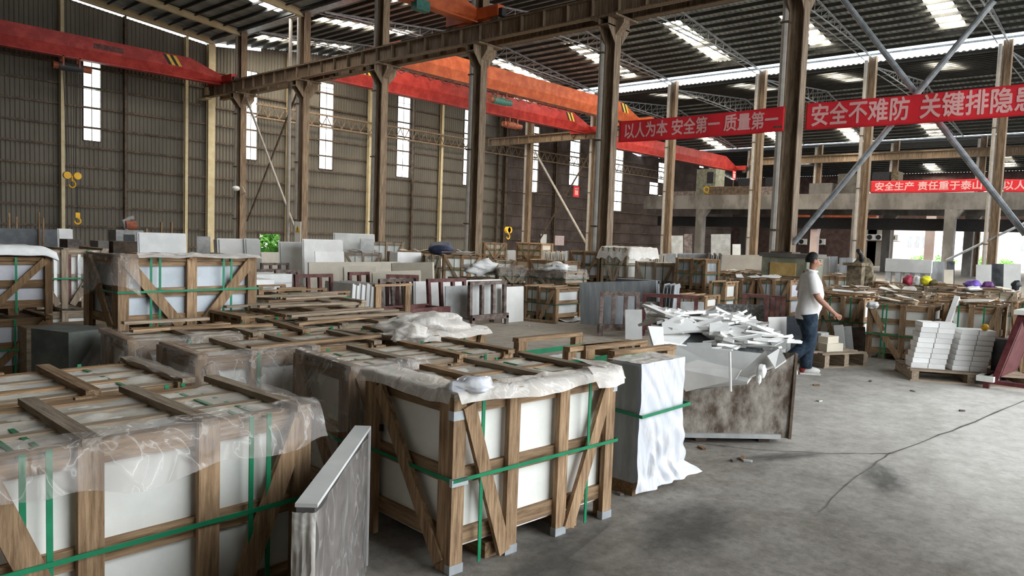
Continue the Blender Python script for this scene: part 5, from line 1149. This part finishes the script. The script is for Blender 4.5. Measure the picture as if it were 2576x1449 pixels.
# --- grey slab pack and racks at the far side of the open floor
slab_px('large grey slab leaning in the big pack beyond the open floor', 1469, 1664, 703, 15.9, n=9, th=.02, lean=.09, m='stone_grey', group='grey slabs of the big pack', ang=-72, jit=.012, seed=4)
endon(1664, 1694, 714, 14.6, 7, 'grey slab end standing upright at the right end of the big grey pack', 'end-on grey slabs at the right of the big pack', ('stone_grey',), .5, .5, -72)
P, w, zt = row(1469, 1664, 703, 15.9, -72); o = MB().box(-.45, 0, 0, .45, .18, .06).build('grey_plank', 'stone_dark'); o.location = (*place(P, w*1.4, -72, .02), zt); o.rotation_euler.z = math.radians(-72); tag(o, 'dark board lying on top of the big grey slab pack', 'board')
rack_px('rusty rack with grey slabs in front of the big grey pack', 1514, 1604, 736, 14.1, n=4, lean=.03, m='rack_rust', d=.9, ang=-50)
slab_px('grey slab inside the rusty rack before the big grey pack', 1518, 1596, 742, 14.4, n=2, lean=.03, m='stone_grey', z0=.19, group='grey slabs in the rusty rack', ang=-50)
slab_px('small pale slab standing right of the rusty rack', 1573, 1616, 776, 13.6, lean=.06, m='stone_pale', ang=-50)
rack_px('dark red rack with pale slabs left behind the skip', 1622, 1752, 741, 14.4, n=4, lean=.05, m='rack_red', d=.9, ang=-60)
slab_px('pale slab leaning in the dark red rack behind the skip', 1616, 1774, 754, 14.9, n=2, lean=.06, m='stone_dust', group='pale slabs in the dark red rack', ang=-60)
slab_px('long pale grey slab behind the skip heap', 1745, 1896, 786, 14.2, lean=.06, m='stone_pale', ang=-68)
slab_px('dark speckled grey slab behind the skip heap', 1805, 1934, 760, 15.4, n=2, lean=.06, m='stone_speckle', group='speckled slabs behind the skip', ang=-80)
rack_px('dark red rack standing left of the walking man', 1872, 1926, 742, 15.2, n=2, lean=.06, m='rack_red', d=1.2, ang=-60)
rack_px('dark red rack seen end-on just left of the walking man', 1930, 1972, 747, 14.6, n=4, lean=.12, m='rack_red', d=1.0, ang=-65)
slab_px('pale slab leaning left of the walking man', 1934, 1992, 794, 12.8, lean=.08, m='stone_white', ang=-50)
slab_px('dark slab between the walking man and the low stone pile', 1980, 2020, 792, 12.6, lean=.05, m='stone_dark', ang=-60)
for i, (px, py, D, w, h) in enumerate(((1962, 846, 12.2, .28, .14), (1966, 832, 12.25, .26, .13), (1968, 818, 12.3, .24, .12), (1985, 850, 12.0, .20, .2), (1998, 838, 12.2, .16, .26))):
    p = gnd(px, D); zz = (0, .14, .27, 0, 0)[i]; o = MB().box(-w/2, 0, 0, w/2, .22, h).build('stone_block', 'stone_dust' if i != 3 else 'stone_bright'); o.location = (p.x, p.y, zz); tag(o, 'rough stone offcut in the small pile left of the walking man', 'stone', 'small stone pile left of the man')
# --- crates on the right side
RC = [
 ('film-topped crate behind the racks, left of the pair behind the skip', 1830, 1900, 700, (17.7,), 0, dict(cont='tile_lilac', d=1.2)),
 ('film-topped crate behind the racks, right of the pair behind the skip', 1906, 1990, 700, (17.7,), 0, dict(cont='tile_lilac', d=1.2)),
 ('wooden crate with cloth at its corner right of the dark-framed crate', 1784, 1826, 706, 18, 0, dict(k='w', fp=(0, 1))),
 ('wooden crate carrying boards below the dark-framed crate', 1700, 1776, 738, 16.8, 0, dict(k='w', fp=(0, .5, 1))),
 ('flat crate with loose boards far behind the skip, left', 1786, 1858, 684, (22.2,), 0, dict(k='w', d=1.2)),
 ('flat crate with loose boards far behind the skip, middle', 1866, 1938, 684, (22.2,), 0, dict(k='g', d=1.2)),
 ('flat crate with loose boards behind the man, left of the brown machine', 2064, 2150, 692, 22, 0, dict(k='w', d=1.2)),
 ('long flat crate carrying the brown machine', 2154, 2260, 712, 19, 0, dict(k='w', d=1.2)),
 ('flat crate carrying the coloured bags', 2262, 2400, 716, 17.5, 0, dict(k='g', d=1.2)),
 ('flat crate carrying the purple bag', 2406, 2560, 728, 16.2, 0, dict(k='g', d=1.2)),
 ('crate of white tiles directly right of the walking man, green straps', 2058, 2176, 741, 13.9, 0, dict(cont='foam_white', d=1.1, strap='strap_green', fp=(0, .55, 1))),
 ('low flat crate behind the white tile crate right of the man', 2050, 2180, 724, 16.5, 0, dict(k='w', d=1.3)),
 ('middle flat crate between the brown machine and the tile crates', 2190, 2330, 734, 15, 0, dict(k='g', d=1.2)),
 ('flat crate at the right edge behind the white plank', 2350, 2500, 744, 14.6, 0, dict(k='w', d=1.1)),
 ('white tile crate with three rails on the right, double green strap', 2184, 2352, 759, 12.45, 0, dict(cont='foam_white', d=1.15, strap='strap_green', fp=(0, .55, 1), fb=((.06, .93, .26, .5), (.26, .45, .52, .05), (.86, .5, .60, .05)), rails=(.06, .36, .66, .95), vs=(.27,), double=True, hs=.44, pw=.09)),
 ('white tile crate behind the white pallet load at the right edge', 2374, 2520, 762, (13.2,), 0, dict(cont='foam_white', d=1.1, strap='strap_green', fp=(0, .5, 1), hs=.3)),
 ('dark crate end at the right edge behind the tall red rack', 2548, 2640, 757, (13.2,), 0, dict(k='w', d=1.1, cont='foam_white')),
]
for lb, x0, x1, yt, D, z0, kw in RC:
    kw = dict(kw); kw.setdefault('fb', F2); kw.setdefault('fp', (0, .5, 1)); kw.setdefault('rails', (.06, .5, .93)); kw.setdefault('vs', (.28, .72)); kw.setdefault('strap', 'strap_dim'); kw.setdefault('cont', 'foam_white'); kw.setdefault('ang', -86)
    made[lb] = crate_px(lb, x0, x1, yt, D, z0, seed=int(x0), **kw)
rnd = random.Random(11)
def loc2(t, x, y, z): a = t.rotation_euler.z; return (t.location.x+math.cos(a)*x-math.sin(a)*y, t.location.y+math.sin(a)*x+math.cos(a)*y, t.location.z+z)
for lb in [r[0] for r in RC[4:10]]+[RC[11][0], RC[12][0], RC[13][0], RC[14][0], RC[15][0], RC[10][0], RC[0][0], RC[1][0]]+[c_[0] for c_ in CR[1:4]]:
    t_ = made[lb]; P_ = [c_ for c_ in t_.children if c_.name.startswith('packed')][0]; h = P_.dimensions.z+.155; w = P_.dimensions.x; d = P_.dimensions.y
    for i in range(5):
        L_ = rnd.uniform(.5, 1.0); o = MB().box(-L_/2, -.04, 0, L_/2, .04, .024).build('loose_board', rnd.choice(('wood_x', 'grey_wood_x', 'wood_x')))
        o.location = loc2(t_, rnd.uniform(-.3, .3)*w, rnd.uniform(.1, .9)*d, h+.026*(i % 3)); o.rotation_euler = (0, rnd.uniform(-.02, .02), t_.rotation_euler.z+rnd.uniform(-.4, .4)); tag(o, 'loose board lying on the crates of the background', 'board', 'loose boards on the background crates')
    for i in range(3):
        o = shard('foam_scrap', 'pale foam or plastic scrap lying on the background crates', 'scrap', rnd.uniform(.25, .5), rnd.uniform(.15, .3), .012, loc2(t_, rnd.uniform(-.35, .35)*w, rnd.uniform(.05, .9)*d, h+.055), (rnd.gauss(0, .15), rnd.gauss(0, .15), rnd.uniform(0, 3)), rnd.choice(('cloth_white', 'stone_cream', 'plastic_cloud')), 'scraps on the background crates', i)
# bags and small things on those crates
for nm, lb, px, py, D, r, m, zc in (('bag', 'crimson plastic bag on the crates at right', 2286, 705, 17.6, (.13, .12, .11), 'bag_red', None), ('bag', 'white plastic bag between the crimson and yellow bags', 2307, 706, 17.5, (.10, .1, .11), 'cloth_white', None),
        ('bag', 'bright yellow plastic bag on the crates at right', 2330, 705, 17.4, (.15, .12, .10), 'bag_yellow', None), ('bag', 'dark brown sack right of the yellow bag', 2348, 711, 17.3, (.11, .1, .07), 'bag_brown', None),
        ('bag', 'large purple bag on the crates at the right edge', 2447, 716, 16.4, (.24, .15, .09), 'bag_purple', None), ('bag', 'dark violet bag right of the purple bag', 2485, 719, 16.3, (.13, .12, .09), 'bag_violet', None),
        ('bundle', 'white folded sheet in front of the purple bag', 2450, 726, 16.0, (.45, .12, .05), 'cloth_white', None), ('bucket', 'dark round tub at the right edge on the crates', 2556, 718, 16.2, (.09, .09, .10), 'machine_black', None),
        ('white_cloth', 'white cloth at the top left corner of the three-rail crate', 2196, 768, 12.40, (.12, .10, .06), 'cloth_white', None),
        ('white_cloth', 'white film hanging over the crate behind the pallet load', 2425, 790, 12.2, (.16, .08, .18), 'cloth_white', None), ('white_cloth', 'white film bunch at the right corner of the crate behind the pallet load', 2517, 778, 12.2, (.10, .08, .14), 'cloth_white', None)):
    p = deep(px, py, D); lump(nm, lb, nm.replace('_', ' '), tuple(p), r, m, px % 17, .35)
# brown machine with arm
p = gnd(2226, 18.6); t = thing('stone_machine', 'old brown stone-working machine standing on the crates at right', 'machine', (p.x, p.y+.5, deep(2226, 725, 18.9).z))
MB().blob((0, 0, .38), (.30, .25, .36), 5, 12, .4).build('machine_body', 'machine_brown', t); MB().box(-.55, -.15, 0, -.30, .2, .55).build('side_post', 'machine_brown', t); MB().box(-.75, -.2, .55, -.2, .25, .62).build('table', 'machine_brown', t)
MB().tube([(0, 0, .6), (-.25, 0, .85), (-.45, 0, .92)], .05, 8).build('arm', 'machine_black', t); MB().box(.2, -.2, 0, .45, .2, .35).build('foot', 'machine_brown', t)
# slabs standing along the deck
slab_px('wide veined cream slab left of the plinth', 1816, 1942, 638, 27, n=3, th=.03, lean=.05, m='stone_cream', group='wide cream slabs left of the plinth', ang=-75)
slab_px('grey slab behind the end-on slabs at the centre right', 1672, 1704, 636, 27, n=2, lean=.05, m='stone_dust', group='grey slabs centre right', ang=-60)
slab_px('mixed grey slab standing in the long row left of the brown-grey end-on slabs', 1706, 1780, 634, 28, n=4, lean=.05, m='stone_pale', group='mixed slabs in the long row', alt=('stone_grey', 'stone_dust'), jit=.08, ang=-62)
for i, (xa, xb, yt, D, mm, lb) in enumerate(((2058, 2092, 642, 26, 'stone_pale', 'pale slab right of the man\'s head'), (2092, 2112, 642, 25.6, 'stone_grey', 'narrow grey slab right of the pale one beside the man\'s head'), (2116, 2148, 645, 25, 'stone_grey', 'dark grey slab left of the brown machine'), (2150, 2190, 647, 25, 'stone_white', 'white slab left of the brown machine'),
        (2344, 2382, 655, 26, 'stone_grey', 'grey slab right of the long stone table'), (2378, 2402, 676, 25.5, 'stone_cream', 'cream slab right of the grey one beside the stone table'), (2386, 2406, 655, 27, 'stone_dark', 'black slab left of a concrete column'),
        (2460, 2500, 662, 22, 'stone_pale', 'pale slab leaning at the foot of the right edge column'), (2498, 2532, 660, 22.4, 'stone_dark', 'dark slab leaning between two pale ones at the right edge'), (2530, 2574, 660, 21.8, 'stone_pale', 'large pale slab leaning at the right edge'),
        (1692, 1722, 590, 44, 'stone_dust', 'tall grey slab in the shade under the deck, left'), (1724, 1745, 586, 44, 'stone_brown', 'tall brown slab in the shade under the deck'), (1792, 1842, 586, 44, 'stone_dust', 'wide tall grey slab in the shade under the deck'), (1845, 1866, 612, 43, 'stone_pale', 'small pale slab in the shade under the deck'))):
    slab_px(lb, xa, xb, yt, D, n=1, th=.04, lean=.05, m=mm, ang=-75 if xa > 1900 else -60)
t = thing('stone_table', 'long pale stone slab table on legs in front of the bright opening', 'table', tuple(gnd(2300, 24.5)), -.1)
P, w_, zt = row(2228, 2345, 650, 24.5, -80); t.location = (*place(P, w_, -80), 0); t.rotation_euler.z = math.radians(-80); X0, X1 = -w_/2, w_/2
MB().box(-(X1-X0)/2, 0, zt-.42, (X1-X0)/2, .5, zt).build('slab_top', 'stone_pale', t)
for i in range(5): x = (X0-X1)/2*.85+(X1-X0)*.85*i/4; MB().box(x-.08, .05, 0, x+.08, .45, zt-.42).build('leg', 'stone_dust', t)
# --- white pallet load, plank, red rack and pallets at the right edge
pl = pallet('grey pallet carrying the white stone stacks at the right', 1.5, .9, (11.72, 2.08, 0), math.radians(-62), 'g', .16)
def onpl(x, y): a = math.radians(-62); return (11.72+x*math.cos(a)-y*math.sin(a), 2.08+x*math.sin(a)+y*math.cos(a))
x, y = onpl(.24, .36); lump('lid', 'yellow round lid on the white pallet load', 'lid', (x, y, .16+8*.07+.045), (.055, .05, .05), 'hook_yellow', 3, .1)
k = 0
for cx, n, hh in ((-.50, 9, .072), (.02, 8, .072)):
    for i in range(n):
        for j in range(2):
            k += 1; x, y = onpl(cx+.22*j-.1+.020*i, .18+.045*i*.55); o = MB().box(-.105, 0, 0, .105, .32, .068).build('stone_tile', 'stone_bright'); o.location = (x, y, .16+i*.07); o.rotation_euler = (0, 0, math.radians(-62+(k*37 % 7)-3))
            tag(o, 'white split-stone strip stacked on the grey pallet at the right' , 'stone tile', 'white stone strips on the grey pallet')
a = spot(2345, 928); b = onX(2398, 752, a.x+.25); pk = MB(); pk.bar((0, 0, 0), (b.x+.3-a.x, b.y-a.y, b.z), .07, .19, (1, 0, 0)); o = pk.build('white_plank', 'stone_white'); o.location = a; tag(o, 'long white stone plank leaning on the three-rail crate at the right', 'plank')
for i, (lb, px, py, m, D) in enumerate((('grey stone strip on edge behind the white stacks on the pallet', 2480, 860, 'stone_dark', 11.4),)):
    p = onpl(.52, .5); o = MB().box(-.12, -.1, 0, .12, .1, .45).build('stone_block', m); o.location = (p[0], p[1], .16); tag(o, lb, 'stone')
rk = rack('tall dark red steel frame at the right edge with white foam pads', 1.0, 1.02, (12.15, 1.80, 0), math.radians(177), n=3, lean=.26, m='rack_bright_red', d=.55, legs=.12)
MB().box(-.58, .20, 1.02, -.1, .36, 1.08).build('foam_pad', 'foam_white', rk); MB().box(.1, .20, 1.02, .60, .36, 1.08).build('foam_pad', 'foam_white', rk); MB().box(.3, -.16, .10, .62, .04, .17).build('foam_pad', 'foam_white', rk)
MB().poly([(-.44, .06, .16), (.43, .06, .16), (.43, .27, .96), (-.44, .27, .96)], (0, .02, 0)).build('red_panel', 'rack_bright_red', rk)
pallet('small worn pallet with stone bricks right of the walking man', .9, .7, (11.75, 3.72, 0), math.radians(-25), 'g', .22)
for i, (x, y, z, w, h, m) in enumerate(((11.75, 3.9, .22, .34, .12, 'stone_cream'), (11.9, 4.1, .22, .3, .12, 'stone_cream'), (11.8, 3.95, .34, .3, .10, 'stone_cream'), (12.0, 4.15, .34, .26, .12, 'stone_dust'))):
    o = MB().box(-w/2, 0, 0, w/2, .16, h).build('stone_brick', m); o.location = (x, y, z); o.rotation_euler = (0, 0, -.4+i*.1); tag(o, 'stone brick lying on the small worn pallet', 'brick', 'bricks on the small pallet')
for i, (xa, xb, yt, D, m, lb) in enumerate(((2108, 2132, 815, 12.7, 'stone_pale', 'narrow pale slab leaning right of the small worn pallet'), (2128, 2152, 818, 12.75, 'stone_dust', 'grey slab leaning beside the narrow pale one'), (2140, 2186, 820, 12.9, 'stone_brown', 'dark brown slab leaning on the three-rail crate'))):
    slab_px(lb, xa, xb, yt, D, lean=.16, m=m, th=.03, z0=.0, ang=-80)
# floor litter
for i, (px, py) in enumerate(((2190, 960), (2298, 985), (2055, 970), (1845, 1160), (1880, 1162), (1868, 1155), (1560, 1245), (2062, 1010), (1765, 1128), (2420, 1035), (1330, 820), (1475, 805))):
    p = spot(px, py); shard('stone_chip', 'small chip of stone or wood lying on the open floor', 'chip', .06+.02*(i % 3), .04, .015, (p.x, p.y, .002), (0, 0, i*1.3), ('stone_brown', 'stone_dust', 'dark_wood_x')[i % 3], 'chips scattered on the floor', i)
a = gnd(1440, 16); q = MB(); q.grid(lambda u, v: (u*1.4-.7, v*1.0-.5+.2*u, max(.004, .03+.14*(1-abs(u-.7))*NZ.noise(V((u*4, v*4, 2)))+.25*max(0, v-.6)*u)), 26, 18); o = q.build('plastic_sheet', 'cloth_white', smooth=True); o.location = spot(1440, 802); tag(o, 'white plastic sheet lying crumpled on the floor left of the big grey pack', 'sheet')
p0 = spot(1285, 803); p1 = spot(1400, 815); tag(MB().bar((0, 0, .03), tuple(V((p1.x-p0.x, p1.y-p0.y, .03))), .1, .05).build('floor_plank', 'wood_x'), 'plank lying on the floor along the braced crate', 'plank').location = (p0.x, p0.y, 0)
# air conditioners on the far side of the deck
for i, (px, py) in enumerate(((2020, 608), (2066, 608), (2192, 597), (2214, 597), (2249, 598))):
    p = onX(px, py, XE-.9); t = thing('air_conditioner', ('white outdoor air conditioner left of the man, far wall', 'white outdoor air conditioner above the man\'s head, far wall', 'first of two white air conditioners on the bright far wall', 'second of two white air conditioners on the bright far wall', 'white air conditioner on a far pillar')[i], 'air conditioner', tuple(p))
    MB().box(-.2, -.42, -.32, .2, .42, .32).build('casing', 'sign_white', t); MB().tube([(-.21, .12, 0), (-.2, .12, 0)], .27, 16).build('fan_grille', 'machine_black', t); MB().box(-.2, -.45, -.42, .7, .45, -.36).build('bracket', 'steel_dark', t)
a = onX(2176, 590, XE-.4); b = onX(2218, 634, XE-.4); tag(MB().box(XE-.5, b.y, 0, XE-.3, a.y, a.z+1).build('wall_panel', 'pipe_white'), 'pale wall panel with two air conditioners on the far right side', 'panel')
p = gnd(2047, 56); t = thing('white_pillar', 'white pillar with a bracket head behind the man, under the deck', 'pillar', p); MB().box(-.25, -.25, 0, .25, .25, 2.6).build('shaft', 'pink_wall', t); MB().poly([(-.25, -.25, 2.6), (.25, -.25, 2.6), (.5, -.25, 3.3), (.2, -.25, 3.5), (-.25, -.25, 3.1)], (0, .5, 0)).build('bracket_head', 'pink_wall', t)
